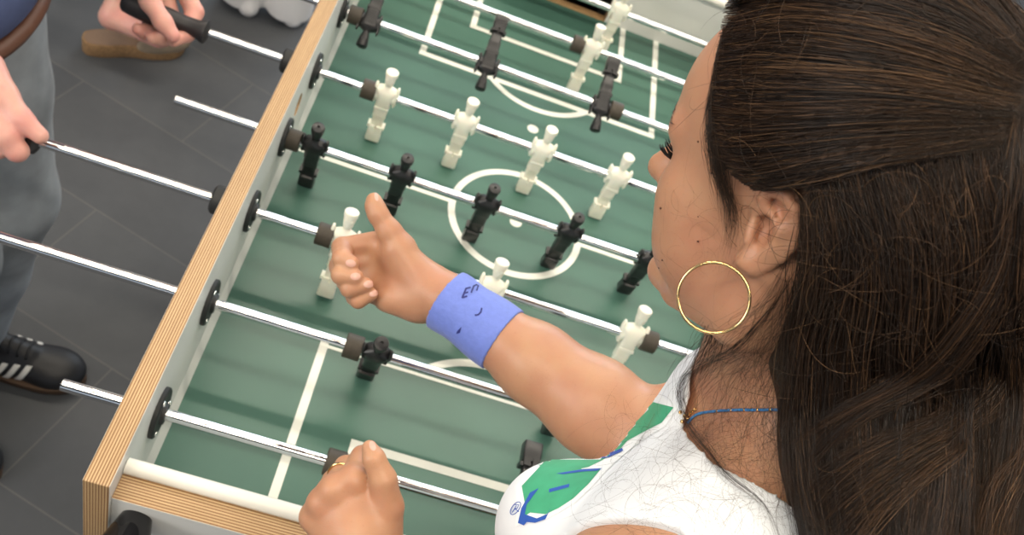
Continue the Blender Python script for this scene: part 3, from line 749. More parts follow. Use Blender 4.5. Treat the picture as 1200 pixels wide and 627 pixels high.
let = [seg_poly([(541.5, 349.5), (546.2, 338)], 2.2), seg_poly([(541.5, 349), (547.5, 347.3)], 2.0), seg_poly([(543.6, 344), (548.6, 342.6)], 1.8), seg_poly([(546, 338.4), (551.5, 337)], 2.0),
       seg_poly([(552, 343.5), (555.4, 334.5)], 2.0), seg_poly([(554.8, 336), (558, 333.8), (560.4, 335), (558.4, 341)], 1.8),
       seg_poly([(556.5, 369.5), (560.5, 369), (563.5, 366), (564.6, 361)], 1.9), [(536, 388), (541, 383), (539, 390), (535, 391)]]
patches('band_lettering', band_fn, let, M['ink'], band_o, lift=.45, step=1.5, d0=600)

# ---- finger nails
hf = lambda Pn: hand.at(Pn); lf = lambda Pn: lh.at(Pn)
def oval(cx, cy, rx, ry, ang, n=18):
    ca, sa = math.cos(ang), math.sin(ang)
    return [(cx + rx * math.cos(2 * math.pi * k / n) * ca - ry * math.sin(2 * math.pi * k / n) * sa, cy + rx * math.cos(2 * math.pi * k / n) * sa + ry * math.sin(2 * math.pi * k / n) * ca) for k in range(n)]
for q in [(411, 308.5, 6, 4.2, .25), (416.5, 324, 6, 4.2, 0), (432, 333, 6, 4.2, -.15), (438, 344, 5.5, 3.4, -.3), (441, 231, 2.2, 5, -.2)]:
    patches('finger_nail', hf, [oval(*q)], M['nail'], woman, lift=.35, step=1.6, d0=700)
patches('finger_nail', lf, [oval(436.5, 523, 3.6, 6, -.35)], M['nail'], woman, lift=.35, step=1.6, d0=550)

# ---- jewellery
M['gold'] = mat('gold', (0.90, 0.62, 0.28), 0.18, 1.0)
M['bead_blue'] = mat('blue_thread', (0.05, 0.22, 0.50), 0.45, noise=.3, nscale=500)
g = MB(); hc = U(836, 349, 512); rr = 41.5 * 512 / FPX
ea, eb = norm(U(837, 349, 512) - hc), None
en = norm(EN + CAMR.T @ np.array([.35, 0, 0])); ea = norm(np.cross(en, [0, 0, 1])); eb = np.cross(en, ea)
ccx = norm(CAMC - hc); ea = norm(np.cross(ccx + .25 * LFT, [0, 0, 1])); eb = np.cross(norm(ccx + .25 * LFT), ea)
g.tube([hc + (ea * math.cos(2 * math.pi * k / 64) + eb * math.sin(2 * math.pi * k / 64)) * rr for k in range(64)], 0.95, 8, closed=True)
g.build('hoop_earring', M['gold'], woman, smooth=180)
fn_ = lh
ra, rb = Q(391, 574, 0), Q(405, 547, 33); rc = ra + (rb - ra) * .62; rx = norm(rb - ra); r1 = norm(np.cross(rx, [0, 0, 1])); r2 = np.cross(rx, r1)
g = MB(); g.tube([rc + (r1 * math.cos(2 * math.pi * k / 40) + r2 * math.sin(2 * math.pi * k / 40)) * 10.6 for k in range(40)], 1.1, 8, closed=True)
g.build('finger_ring', M['gold'], woman, smooth=180)
bf = lambda Pn: np.minimum(body.at(Pn), shirt_fn(np.asarray(Pn, np.float32)))
nk = catmull([(806, 497), (815, 488), (830, 483.5), (860, 481), (890, 480.5), (918, 480), (945, 480)], 60)
W, hit = cast(bf, nk[:, 0], nk[:, 1]); W = W + grad(bf, W) * .8
g = MB(); g.tube(list(W), 0.95, 8); n_o = g.build('necklace', M['bead_blue'], woman, smooth=180)
for i in list(range(24, 56, 5)): g = MB(); g.sphere(W[i], 1.25, 0, 8, 6); g.build('gold_bead', M['gold'], n_o, smooth=180)
for q in [(798, 484), (802, 489), (806, 492), (811, 484), (815, 481), (800, 495), (808, 487)]:
    w, h_ = cast(bf, [q[0]], [q[1]])
    if h_[0]: g = MB(); g.sphere(w[0] + grad(bf, w)[0] * .8, 1.4, 0, 8, 6); g.build('gold_bead', M['gold'], n_o, smooth=180)
# ---- moles
MOLE = mat('mole_brown', (0.12, 0.05, 0.03), .6)
for q in [(774, 244, 1.5), (818, 166, 1.3), (818, 283, 1.2), (776, 305, 1.2), (772, 314, 1.0), (818, 254, .8)]:
    w, h_ = cast(lambda Pn: body.at(Pn), [q[0]], [q[1]]); g = MB(); g.sphere(w[0], (q[2] * .5,) * 3, 0, 8, 6); g.build('mole', MOLE, woman, smooth=180)

# ---- hair: a closed dark mass on the skull and down the back, under several thousand separate strands
def hair_mat(name, col, rough=.42):
    m, N, L, b = nodes(name); b.inputs['Roughness'].default_value = rough; b.inputs['Specular IOR Level'].default_value = .32
    b.inputs['Base Color'].default_value = (*col, 1); return m
HM = [hair_mat('hair_dark_brown', (0.016, 0.0098, 0.0066)), hair_mat('hair_brown', (0.034, 0.0185, 0.0105)), hair_mat('hair_chestnut', (0.070, 0.036, 0.018)), hair_mat('hair_golden_brown', (0.15, 0.082, 0.040))]
hv = Solid()
hv.ell(H(0, -12, 52), (83, 106, 90), HR, k=1)
hv.ell(H(0, -52, 10), (74, 66, 78), HR, k=30)
A0 = [U(985, 300, 568), U(992, 390, 556), U(1006, 540, 550), U(1030, 700, 528)]
A1 = [U(1110, 250, 600), U(1110, 420, 610), U(1120, 560, 600), U(1120, 730, 560)]
A2 = [U(1190, 140, 605), U(1185, 300, 615), U(1175, 480, 610), U(1160, 740, 580)]
hv.chain(A0, [46, 42, 40, 42], k=26); hv.chain(A1, [52, 50, 48, 48], k=26); hv.chain(A2, [36, 42, 46, 46], k=22)
# hairline: the mass stops at the temple, over and behind the ear
FC = H(0, 52, 8)
def hair_cut(Pn):
    q = (np.asarray(Pn, np.float32) - _v(HO)) @ _v(HR); y, z = q[..., 1], q[..., 2]; x = np.abs(q[..., 0])
    line = np.where(z > 25, 58 + (z - 25) * .32 - np.clip(x - 40, 0, 40) * .25, 58 - (25 - z) * 1.25)
    line = np.maximum(line, -22 - np.clip(-z - 38, 0, 60) * .35)
    c = y - line
    e = q - _v([-74, 2, 2]); earz = 24 - np.sqrt((e[..., 1] * .95) ** 2 + (e[..., 2] * .80) ** 2); earz = np.where(q[..., 0] < -30, earz, -20)
    nk_ = np.where(z < -40, -40, c)
    return np.maximum(np.where(z < -42, -40, c), earz)
def hair_fn(Pn):
    Pn = np.asarray(Pn, np.float32); c = hair_cut(Pn); return np.maximum(hv.at(Pn) + np.where(c > -14, np.clip(14 + c, 0, 14) * .85, 0), c)
class _H(Solid):
    def at(s, Pn): return hair_fn(Pn)
hairVF = _H().mesh((250, -330, 200), (720, 130, 780), 3.0, post=lambda Pn, d: hair_fn(Pn))
hair_o = mesh_obj('hair', hairVF, [HM[0]], woman)
# strands
SV, SF_, SM = [], [], []; SCOUNT = 0
def add_strands(C, rad, midx):
    # C: (n, k, 3) centre lines -> three-sided tapering tubes
    global SCOUNT
    n, k = C.shape[:2]
    t = np.empty_like(C); t[:, 1:-1] = C[:, 2:] - C[:, :-2]; t[:, 0] = C[:, 1] - C[:, 0]; t[:, -1] = C[:, -1] - C[:, -2]
    t /= np.linalg.norm(t, axis=-1, keepdims=True) + 1e-9
    up = np.array([.31, .52, .79]); a = np.cross(t, up); a /= np.linalg.norm(a, axis=-1, keepdims=True) + 1e-9; b = np.cross(t, a)
    w = (np.asarray(rad).reshape(-1, 1) * np.interp(np.linspace(0, 1, k), [0, .1, .7, 1], [.7, 1, .9, .25])[None])[..., None]
    rg = np.stack([C + w * (a * math.cos(q) + b * math.sin(q)) for q in (0, 2.0944, 4.18879)], 2)   # n,k,3,3
    V = rg.reshape(-1, 3); base = (np.arange(n) * k * 3)[:, None, None] + (np.arange(k - 1) * 3)[None, :, None]
    i = np.arange(3)[None, None]; j = (np.arange(3)[None, None] + 1) % 3
    F = np.stack([base + i, base + j, base + j + 3, base + i + 3], -1).reshape(-1, 4)
    SV.append(V); SF_.append(F + SCOUNT); SM.append(np.repeat(np.asarray(midx), (k - 1) * 3)); SCOUNT += len(V)
def guide_surface(guides, fn, K=16, d0=330, free=False):
    out = []
    for g_ in guides:
        g_ = np.array(g_, float); px = catmull(g_[:, :2], K)
        if g_.shape[1] == 3: W = np.array([U(p[0], p[1], d) for p, d in zip(px, catmull(g_[:, 2:3], K)[:, 0])])
        else:
            W, hit = cast(fn, px[:, 0], px[:, 1], d0=d0)
            if not hit.all():                                   # off the surface: carry the depth of the nearest point that is on it
                dep = (W - CAMC) @ CAMR[2]; ok = np.where(hit)[0]
                if len(ok): dep = np.interp(np.arange(K), ok, dep[ok]); W = np.array([U(p[0], p[1], d) for p, d in zip(px, dep)])
        out.append(W)
    return np.array(out)                                        # (G, K, 3)
def strands(guides, n, clumps, fn=hv.at, lift=(0, 5), spread=.02, frizz=1.2, rad=(.13, .26), wt=(.45, .35, .15, .05), K=16, tmax=(.75, 1.0), tmin=(0, .12), clump=.75, jitter=3.0, d0=330, sub=22):
    S = guide_surface(guides, fn, K, d0); G = len(S)
    Nn = np.array([grad(fn, s_, 1.5) for s_ in S])
    cs = RNG.uniform(0, G - 1, clumps); co = RNG.normal(0, 1, (clumps, 3)) * jitter; cl = RNG.uniform(lift[0], lift[1], clumps); cm = RNG.choice(4, clumps, p=wt)
    ci = RNG.integers(0, clumps, n); s = np.clip(cs[ci] + RNG.normal(0, spread * G, n), 0, G - 1 - 1e-4)
    def samp(sv):
        i = np.minimum(sv.astype(int), G - 2); f = (sv - i)[:, None, None]
        f = f * f * (3 - 2 * f) if False else f
        return S[i] * (1 - f) + S[i + 1] * f, Nn[i] * (1 - f) + Nn[i + 1] * f
    A, NA = samp(s); B_, NB_ = samp(np.clip(cs[ci], 0, G - 1 - 1e-4))
    tt = np.linspace(0, 1, K)[None, :, None]; w = clump * np.clip(np.sin(tt * 2.6), 0, 1)
    C = A * (1 - w) + B_ * w; Nm = NA
    lf_ = (cl[ci] + RNG.normal(0, .8, n))[:, None, None]
    C = C + Nm * (lf_ * (0.35 + .65 * np.sin(np.clip(tt * 2.2, 0, 1.57))) + .5) + co[ci][:, None] * tt * .6
    ph = RNG.uniform(0, 6.28, (n, 3, 3)); am = RNG.normal(0, 1, (n, 3, 3)) * frizz
    for q, fr in enumerate((3.0, 6.5, 12.0)):
        C = C + (am[:, q] / (1, 2.2, 4.5)[q])[:, None] * np.sin(ph[:, q][:, None] + tt * fr * 1.3) * np.minimum(1, tt * 4)
    t0 = RNG.uniform(*tmin, n); t1 = RNG.uniform(*tmax, n)
    pos = t0[:, None] + (t1 - t0)[:, None] * np.linspace(0, 1, sub)[None]; x = pos * (K - 1); i = np.minimum(x.astype(int), K - 2); f = (x - i)[..., None]
    r = np.arange(n)[:, None]; i0 = np.maximum(i - 1, 0); i3 = np.minimum(i + 2, K - 1)
    a, b, c, d = C[r, i0], C[r, i], C[r, i + 1], C[r, i3]
    Cc = .5 * (2 * b + (c - a) * f + (2 * a - 5 * b + 4 * c - d) * f * f + (3 * b - a - 3 * c + d) * f ** 3)
    add_strands(Cc, RNG.uniform(*rad, n), np.where(RNG.random(n) < .75, cm[ci], RNG.choice(4, n, p=wt)))
# top, swept back to the tie at the crown
top = [[(880, -90), (1010, -110), (1140, -40), (1215, 70)], [(862, -20), (960, -40), (1100, -10), (1205, 80)], [(851, 10), (950, 5), (1090, 35), (1200, 95)],
       [(845, 45), (940, 38), (1070, 62), (1195, 110)], [(837, 85), (915, 85), (1050, 98), (1190, 125)], [(831, 125), (900, 130), (1030, 130), (1186, 138)],
       [(838, 170), (890, 172), (1010, 160), (1180, 150)], [(858, 203), (905, 200), (1000, 182), (1170, 160)], [(885, 222), (930, 215), (1010, 195), (1165, 168)]]
strands(top, 6200, 300, lift=(0, 5), spread=.022, frizz=1.5, tmax=(.85, 1.02), jitter=1.2, wt=(.40, .34, .18, .08))
strands(top[1:6], 800, 60, lift=(2.5, 5.5), spread=.03, frizz=1.6, tmin=(.1, .4), tmax=(.8, 1.0), jitter=1.5, wt=(.08, .30, .36, .26))  # extra paler strands: the highlight on the top hair, painted in as colour
# behind and below the ear, falling
low = [[(940, 232), (950, 310), (938, 400), (932, 520), (950, 640)], [(955, 216), (972, 310), (950, 420), (955, 540), (985, 680)], [(985, 205), (1010, 310), (995, 430), (1000, 560), (1010, 690)],
       [(1030, 195), (1055, 310), (1045, 450), (1040, 570), (1040, 700)], [(1080, 188), (1105, 300), (1095, 450), (1090, 570), (1075, 700)], [(1140, 175), (1150, 290), (1130, 440), (1130, 570), (1120, 700)], [(1172, 150), (1182, 250), (1165, 400), (1165, 560), (1150, 700)]]
strands(low, 5000, 260, lift=(-1, 7), spread=.035, frizz=3.4, tmax=(.7, 1.0), jitter=4, wt=(.52, .32, .12, .04))
# the tied tail at the right edge and the locks that sweep across
tail = [[(1185, 120), (1165, 230), (1150, 340), (1160, 480), (1130, 690)], [(1205, 110), (1195, 230), (1185, 350), (1190, 500), (1160, 700)], [(1235, 110), (1235, 230), (1225, 360), (1215, 500), (1190, 710)]]
strands(tail, 2200, 120, lift=(2, 10), spread=.06, frizz=2.4, wt=(.50, .32, .14, .04))
lock = [[(1185, 200), (1150, 300), (1095, 380), (1010, 455), (940, 520)], [(1200, 215), (1165, 330), (1110, 410), (1020, 480), (950, 560)]]
strands(lock, 650, 26, lift=(6, 13), spread=.1, frizz=2.0, wt=(.25, .35, .28, .12))
lock = [[(1195, 330), (1150, 420), (1080, 480), (990, 530), (930, 590)], [(1200, 400), (1170, 470), (1110, 520), (1040, 590), (1000, 660)]]
strands(lock, 420, 22, lift=(6, 13), spread=.12, frizz=2.2, wt=(.3, .35, .25, .10))
lock = [[(1210, 430), (1180, 520), (1150, 560), (1120, 640)], [(1215, 470), (1195, 560), (1175, 610), (1160, 690)]]
strands(lock, 380, 20, lift=(4, 12), spread=.12, frizz=2.2, wt=(.2, .32, .33, .15))
# fringe of thin hair at the temple and in front of the ear
both = lambda Pn: np.minimum(bf(Pn), hv.at(np.asarray(Pn, np.float32)))
bab = [[(850, 30), (846, 70), (850, 110), (870, 150)], [(840, 80), (836, 130), (842, 180), (860, 220)], [(832, 110), (832, 165), (842, 215), (852, 260)], [(842, 150), (848, 210), (860, 250), (850, 310)], [(862, 185), (868, 230), (872, 262), (862, 300)]]
strands(bab, 330, 60, fn=both, lift=(.3, 2.5), spread=.05, frizz=1.6, rad=(.05, .1), tmax=(.5, 1), jitter=2, wt=(.5, .35, .1, .05))
# loose strands over neck, shoulder and shirt
nek = [[(925, 300), (880, 370), (828, 420), (800, 470), (815, 530)], [(932, 320), (905, 380), (860, 440), (835, 520), (850, 600)], [(938, 330), (918, 410), (895, 470), (880, 540), (900, 640)], [(950, 340), (935, 430), (925, 500), (930, 580), (960, 660)]]
strands(nek, 190, 60, fn=both, lift=(1, 12), spread=.14, frizz=10, rad=(.04, .08), tmax=(.45, 1), jitter=4, wt=(.5, .36, .1, .04))
lck = [[(935, 310), (870, 390), (808, 440), (803, 500), (850, 555), (890, 590), (905, 640)], [(937, 312), (874, 395), (812, 445), (806, 500), (850, 560), (893, 595), (912, 640)]]
strands(lck, 24, 3, fn=both, lift=(4, 8), spread=.02, frizz=1.2, rad=(.07, .13), tmax=(.8, 1), jitter=.8, wt=(.6, .3, .1, 0))
wsp = [[(870, 330, 545), (838, 380, 560), (812, 430, 565), (785, 480, 570)], [(880, 340, 545), (850, 400, 560), (832, 440, 565), (815, 500, 570)]]
strands(wsp, 90, 14, fn=both, lift=(0, 3), spread=.2, frizz=4, rad=(.07, .14), tmax=(.5, 1), jitter=5, wt=(.5, .4, .1, 0))
def curls(n, box, fn, size=(12, 45), lift=(1, 10), rad=(.05, .10), d0=330):
    u = RNG.uniform(box[0], box[2], n); v = RNG.uniform(box[1], box[3], n); W, hit = cast(fn, u, v, d0=d0); W = W[hit]; n = len(W); Nn = grad(fn, W, 1.5)
    a = np.cross(Nn, RNG.normal(0, 1, (n, 3))); a /= np.linalg.norm(a, axis=1, keepdims=True); b = np.cross(Nn, a)
    K = 22; t = np.linspace(0, 1, K)[None, :, None]; L_ = RNG.uniform(*size, n)[:, None, None]; cv = RNG.normal(0, 2.2, (n, 1, 1)); c2 = RNG.normal(0, 1.5, (n, 1, 1))
    th = cv * t + c2 * t * t; step = np.concatenate([np.zeros((n, 1, 3)), (a[:, None] * np.cos(th) + b[:, None] * np.sin(th))[:, 1:] * L_ / K], 1)
    C = W[:, None] + np.cumsum(step, 1) + Nn[:, None] * (RNG.uniform(*lift, n)[:, None, None] * np.sin(t * 2.4 + .3))
    add_strands(C, RNG.uniform(*rad, n), RNG.choice(4, n, p=(.3, .4, .2, .1)))
curls(430, (710, 480, 960, 640), both, size=(15, 65), lift=(1, 8), rad=(.03, .065))
curls(190, (830, 380, 940, 560), both, size=(15, 50), lift=(1, 6), rad=(.04, .08))
curls(60, (775, 215, 880, 330), both, size=(10, 34), lift=(.5, 3), rad=(.02, .04))
curls(230, (850, 20, 1190, 300), hv.at, size=(20, 60), lift=(4, 9), rad=(.07, .13))
curls(420, (950, 250, 1190, 640), hv.at, size=(20, 70), lift=(5, 14), rad=(.07, .15))
# far side of the head, seen only from another position
def far_side(n):
    th = RNG.uniform(0.15, 2.9, n); K = 14; C = np.zeros((n, K, 3))
    for q, t in enumerate(np.linspace(0, 1, K)):
        ang = np.interp(t, [0, 1], [0.55, -1.35]); y = -12 + 108 * np.sin(ang) ; rr_ = np.cos(ang)
        C[:, q] = np.stack([85 * rr_ * np.sin(th * (1 - .5 * t) + .2), np.full(n, y), 52 + 91 * rr_ * np.cos(th * (1 - .35 * t))], 1)
    C = HO + C @ HR.T + RNG.normal(0, .8, (n, 1, 3)); add_strands(C, RNG.uniform(.2, .4, n), RNG.choice(4, n, p=(.45, .35, .15, .05)))
far_side(1400)
st = mesh_obj('hair_strands', (np.concatenate(SV), np.concatenate(SF_)), HM, hair_o, midx=np.concatenate(SM))
# ---- eyelashes and eyebrow
g = MB(); e0 = H(-31, 86, 19); 
for k_ in range(26):
    a = -.9 + 1.9 * k_ / 25; b0 = H(-33 - 12 * math.sin(a), 75 + 8.5 * math.cos(a), 13 + RNG.normal(0, .5)); d_ = HR @ norm([-.55 * math.sin(a) - .12, 1, .25 + RNG.normal(0, .12)])
    upv = HR @ np.array([0, 0, 1.0]); ln_ = 8.5 + RNG.normal(0, 1)
    g.tube([b0, b0 + d_ * ln_ * .5 + upv * .6, b0 + d_ * ln_ * .85 + upv * 2.8, b0 + d_ * ln_ + upv * 5], [.5, .45, .35, .1], 5)
g.build('eyelashes', M['black'], woman, smooth=180)
g = MB()
for k_ in range(46):
    a = k_ / 45; b0 = H(-12 - 38 * a + RNG.normal(0, .5), 99 - 17 * a * a - 3, 36 + 5 * math.sin(a * 3) + RNG.normal(0, 1.6)); w_, = [b0]
    q = b0.copy()
    for _ in range(12): q = q - grad(head.at, q[None])[0] * float(head.at(q[None])[0]) * .9
    q = q; d_ = HR @ norm([-1, .05, .3]); nn_ = grad(head.at, q[None])[0]
    d_ = norm(d_ - nn_ * (d_ @ nn_)); g.tube([q, q + d_ * 4 + nn_ * .3, q + d_ * 7], [.2, .18, .06], 4)
g.build('eyebrow', HM[0], woman, smooth=180)

# ------------------------------------------------------------------ the other people, across the table and beyond
M['denim'] = mat('grey_denim', (0.235, 0.262, 0.29), 0.85, noise=.3, nscale=12, bump=.8, bscale=14, sheen=.1)
M['navy'] = mat('navy_cotton', (0.055, 0.075, 0.165), 0.85, noise=.2, nscale=14, bump=.5, bscale=22)
M['leather'] = mat('brown_leather', (0.10, 0.042, 0.024), 0.5)
M['shoe'] = mat('black_shoe_leather', (0.012, 0.012, 0.014), 0.5, bump=.2, bscale=120)
M['gum'] = mat('gum_sole', (0.10, 0.055, 0.03), 0.7)
M['stripe'] = mat('white_stripe', (0.75, 0.74, 0.70), 0.6)
M['suede'] = mat('taupe_suede', (0.30, 0.23, 0.16), 0.9, noise=.1, nscale=60)
M['cork'] = mat('tan_cork', (0.27, 0.155, 0.07), 0.85, noise=.25, nscale=160)
M['footbed'] = mat('worn_footbed', (0.22, 0.14, 0.09), 0.85)
M['white_cotton'] = mat('white_cotton', (0.78, 0.77, 0.76), 0.85, bump=.3, bscale=30)
M['skin_pink'] = skin_mat('skin_pink', (0.66, 0.36, 0.29), (0.62, 0.28, 0.24))
V3 = lambda *a: np.array(a, float)
FL = -880.0
man = empty('person', (0, 0, ZR)); OX = -35
tag(man, 'person in a navy shirt and grey jeans gripping two handles across the table', 'person')
CH = V3(-455, 480, 70)
mb = Solid()
Rsh, Lsh = V3(-505, 300, 560), V3(-505, 660, 560)
mb.ell(V3(-505, 480, 440), (115, 175, 170), None, k=1); mb.ell(V3(-500, 480, 230), (110, 155, 200), None, k=50); mb.ell(V3(-495, 480, 60), (115, 165, 120), None, k=50)
mb.cap(V3(-505, 480, 600), V3(-485, 480, 700), 62, 56, k=25); mb.ell(V3(-470, 480, 800), (98, 75, 118), None, k=20); mb.ell(V3(-373, 480, 785), (16, 10, 16), None, k=12)
Rel, Lel = V3(-555, 270, 270), V3(-535, 690, 290)
Rwr, Lwr = V3(-425, 325, 95), V3(-310, 650, 130)
for sh, el, wr in ((Rsh, Rel, Rwr), (Lsh, Lel, Lwr)):
    mb.chain([sh, sh * .5 + el * .5, el, el * .6 + wr * .4, wr], [58, 48, 40, 40, 28], k=16)
legs = [(V3(-492, 390, 20), V3(-455, 350, -400), V3(-535, 292, -795)), (V3(-492, 565, 20), V3(-432, 500, -400), V3(-508, 457, -795))]
for hp, kn, an in legs: mb.chain([hp, hp * .5 + kn * .5, kn, kn * .6 + an * .4, an], [72, 62, 48, 46, 34], k=20); mb.chain([an, an + V3(10, 0, -40), an + V3(90, 0, -52)], [32, 28, 22], k=14)
bodyman = mb.mesh((-760, 150, -890), (-230, 820, 930), 6.0)
# hands closed round the handles
hs = Solid()
hs.chain([U(-14, 78, 1125), U(4, 112, 1118), U(25, 141, 1119), U(47, 159, 1124)], [19, 16, 13.5, 10], k=8)
hs.cap(U(-40, 120, 1128), U(-18, 150, 1135), 36, 34, k=16)
for u0, v0, dd in ((6, 150, 0), (-16, 146, 4), (-38, 140, 8), (-60, 132, 10)):
    hs.chain([U(u0 - 10, v0 - 25, 1122 + dd), U(u0 + 2, v0 + 10, 1113 + dd), U(u0 + 14, v0 + 27, 1122 + dd), U(u0 + 20, v0 + 26, 1146 + dd)], [15, 14, 12.5, 10], k=6)
hs.chain([U(-40, 112, 1130), Rwr, Rwr * .7 + Rel * .3], [33, 29, 36], k=16)
h1 = hs.mesh((-620, 150, -120), (-200, 480, 260), 2.8)
ls = Solid()
ls.chain([U(158, -38, 1346), U(176, 2, 1330), U(191, 26, 1324), U(203, 42, 1328)], [17, 14, 12.5, 10], k=8)
ls.cap(U(178, -45, 1372), U(212, -28, 1385), 32, 26, k=16)
for pts in (((214, -16, 1385), (228, 14, 1386), (219, 40, 1368), (203, 48, 1350)), ((192, -10, 1390), (202, 26, 1388), (192, 45, 1364), (178, 44, 1348)), ((168, -12, 1394), (180, 22, 1388), (172, 38, 1364), (162, 34, 1350))):
    ls.chain([U(*q) for q in pts], [14, 13, 11.5, 9], k=5)
ls.chain([U(176, -52, 1372), Lwr, Lwr * .7 + Lel * .3], [32, 29, 36], k=16)
h2 = ls.mesh((-480, 440, -120), (-120, 760, 320), 2.8)
mesh_obj('body', [bodyman, h1, h2], M['skin_pink'], man)
je = Solid()
je.ell(V3(-493, 482, 60), (124, 176, 90), None, k=1)
for hp, kn, an in legs: je.chain([hp, hp * .5 + kn * .5, kn, kn * .5 + an * .5, an + V3(0, 0, -10)], [100, 90, 82, 74, 68], k=24)
je.half(V3(0, 0, 14), (0, 0, 1))
jeo = mesh_obj('jeans', je.mesh((-760, 190, -880), (-270, 800, 150), 6.0), M['denim'], man)
g = MB(); g.tube([V3(-490 + 122 * math.cos(a), 482 + 174 * math.sin(a), 2) for a in np.linspace(0, 2 * math.pi, 49)[:-1]], 13, 8, closed=True); g.build('belt', M['leather'], man, smooth=180)
sh = Solid(); sh.ell(V3(-505, 480, 440), (128, 190, 180), None, k=1); sh.ell(V3(-497, 480, 230), (132, 182, 190), None, k=50); sh.ell(V3(-494, 482, 60), (138, 190, 110), None, k=50); sh.cap(V3(-505, 480, 600), V3(-500, 480, 640), 70, 66, k=25)
for s_, e_ in ((Rsh, Rel), (Lsh, Lel)): sh.chain([s_, s_ * .5 + e_ * .5], [70, 64], k=20)
sh.half(V3(-400, 480, 18), (-.05, .06, -1)); sh.half(V3(-500, 480, 655), (0, 0, 1))
mesh_obj('shirt', sh.mesh((-760, 160, -40), (-270, 800, 700), 6.0), M['navy'], man)
def trainer(toe, heel, parent):
    ax = norm(heel - toe); sd = norm(np.cross(ax, V3(0, 0, 1))); up = V3(0, 0, 1); L_ = np.linalg.norm(heel - toe); Bm = np.stack([sd, ax, up], 1)
    X = lambda s, a, z: toe + sd * s + ax * a + up * z
    u = Solid(); u.ell(X(0, 62, 30), (46, 62, 34), Bm, k=1); u.ell(X(0, 150, 36), (42, 92, 40), Bm, k=20); u.ell(X(0, L_ - 52, 44), (40, 52, 46), Bm, k=22)
    u.cap(X(0, L_ - 70, 60), X(0, L_ - 66, 92), 38, 37, k=18); u.cap(X(0, 110, 62), X(0, 165, 86), 18, 20, k=14); u.half(X(0, 0, 16), (0, 0, -1)); u.cap(X(0, L_ - 66, 80), X(0, L_ - 66, 130), 30, 31, k=4, op=-1)
    lo = np.minimum(toe, heel) - 70; hi = np.maximum(toe, heel) + V3(70, 70, 130)
    o = mesh_obj('trainer', u.mesh(lo, hi, 3.0), M['shoe'], parent)
    s = MB(); prof = [(0, 4), (20, 32), (60, 45), (110, 44), (170, 38), (L_ - 60, 40), (L_ - 20, 34), (L_ - 2, 12)]
    pr = catmull(np.array(prof), 40); R = []
    for zz, gr in ((0, -2), (3, 1), (17, 1.5), (19, -2)):
        R.append([tuple(X(w + gr, a, zz)) for a, w in pr] + [tuple(X(-w - gr, a, zz)) for a, w in pr[::-1]])
    s.rings(R); s.build('sole', M['gum'], o, smooth=50)
    f_ = u.at
    for k in range(3):
        for s_ in (-1, 1):
            q = []
            for t in np.linspace(0, 1, 9):
                p = X(s_ * 70, 116 + k * 21 - t * 20, 22 + t * 40); d_ = -sd * s_
                for _ in range(40): p = p + d_ * max(float(f_(p[None])[0]), 0) * .9
                q.append(p)
            st_ = MB(); R = [[tuple(p + ax * 5.5 - d_ * .4), tuple(p - ax * 5.5 - d_ * .4), tuple(p - ax * 5.5 - d_ * 1.4), tuple(p + ax * 5.5 - d_ * 1.4)] for p in q]
            st_.rings(R); st_.build('stripe', M['stripe'], o)
    lc = MB()
    for k in range(5):
        a0 = 105 + k * 16; P_ = []
        for s_ in np.linspace(-1, 1, 9):
            p = X(s_ * 20, a0, 150)
            for _ in range(40): p = p - up * max(float(f_(p[None])[0]), 0) * .9
            P_.append(p + up * 2)
        lc.tube(P_, 2.6, 6)
    lc.build('shoelace', M['shoe'], o, smooth=180); return o
trainer(V3(-284, 472, FL), V3(-572, 452, FL), man)
trainer(V3(-338, 238, FL), V3(-620, 300, FL), man)
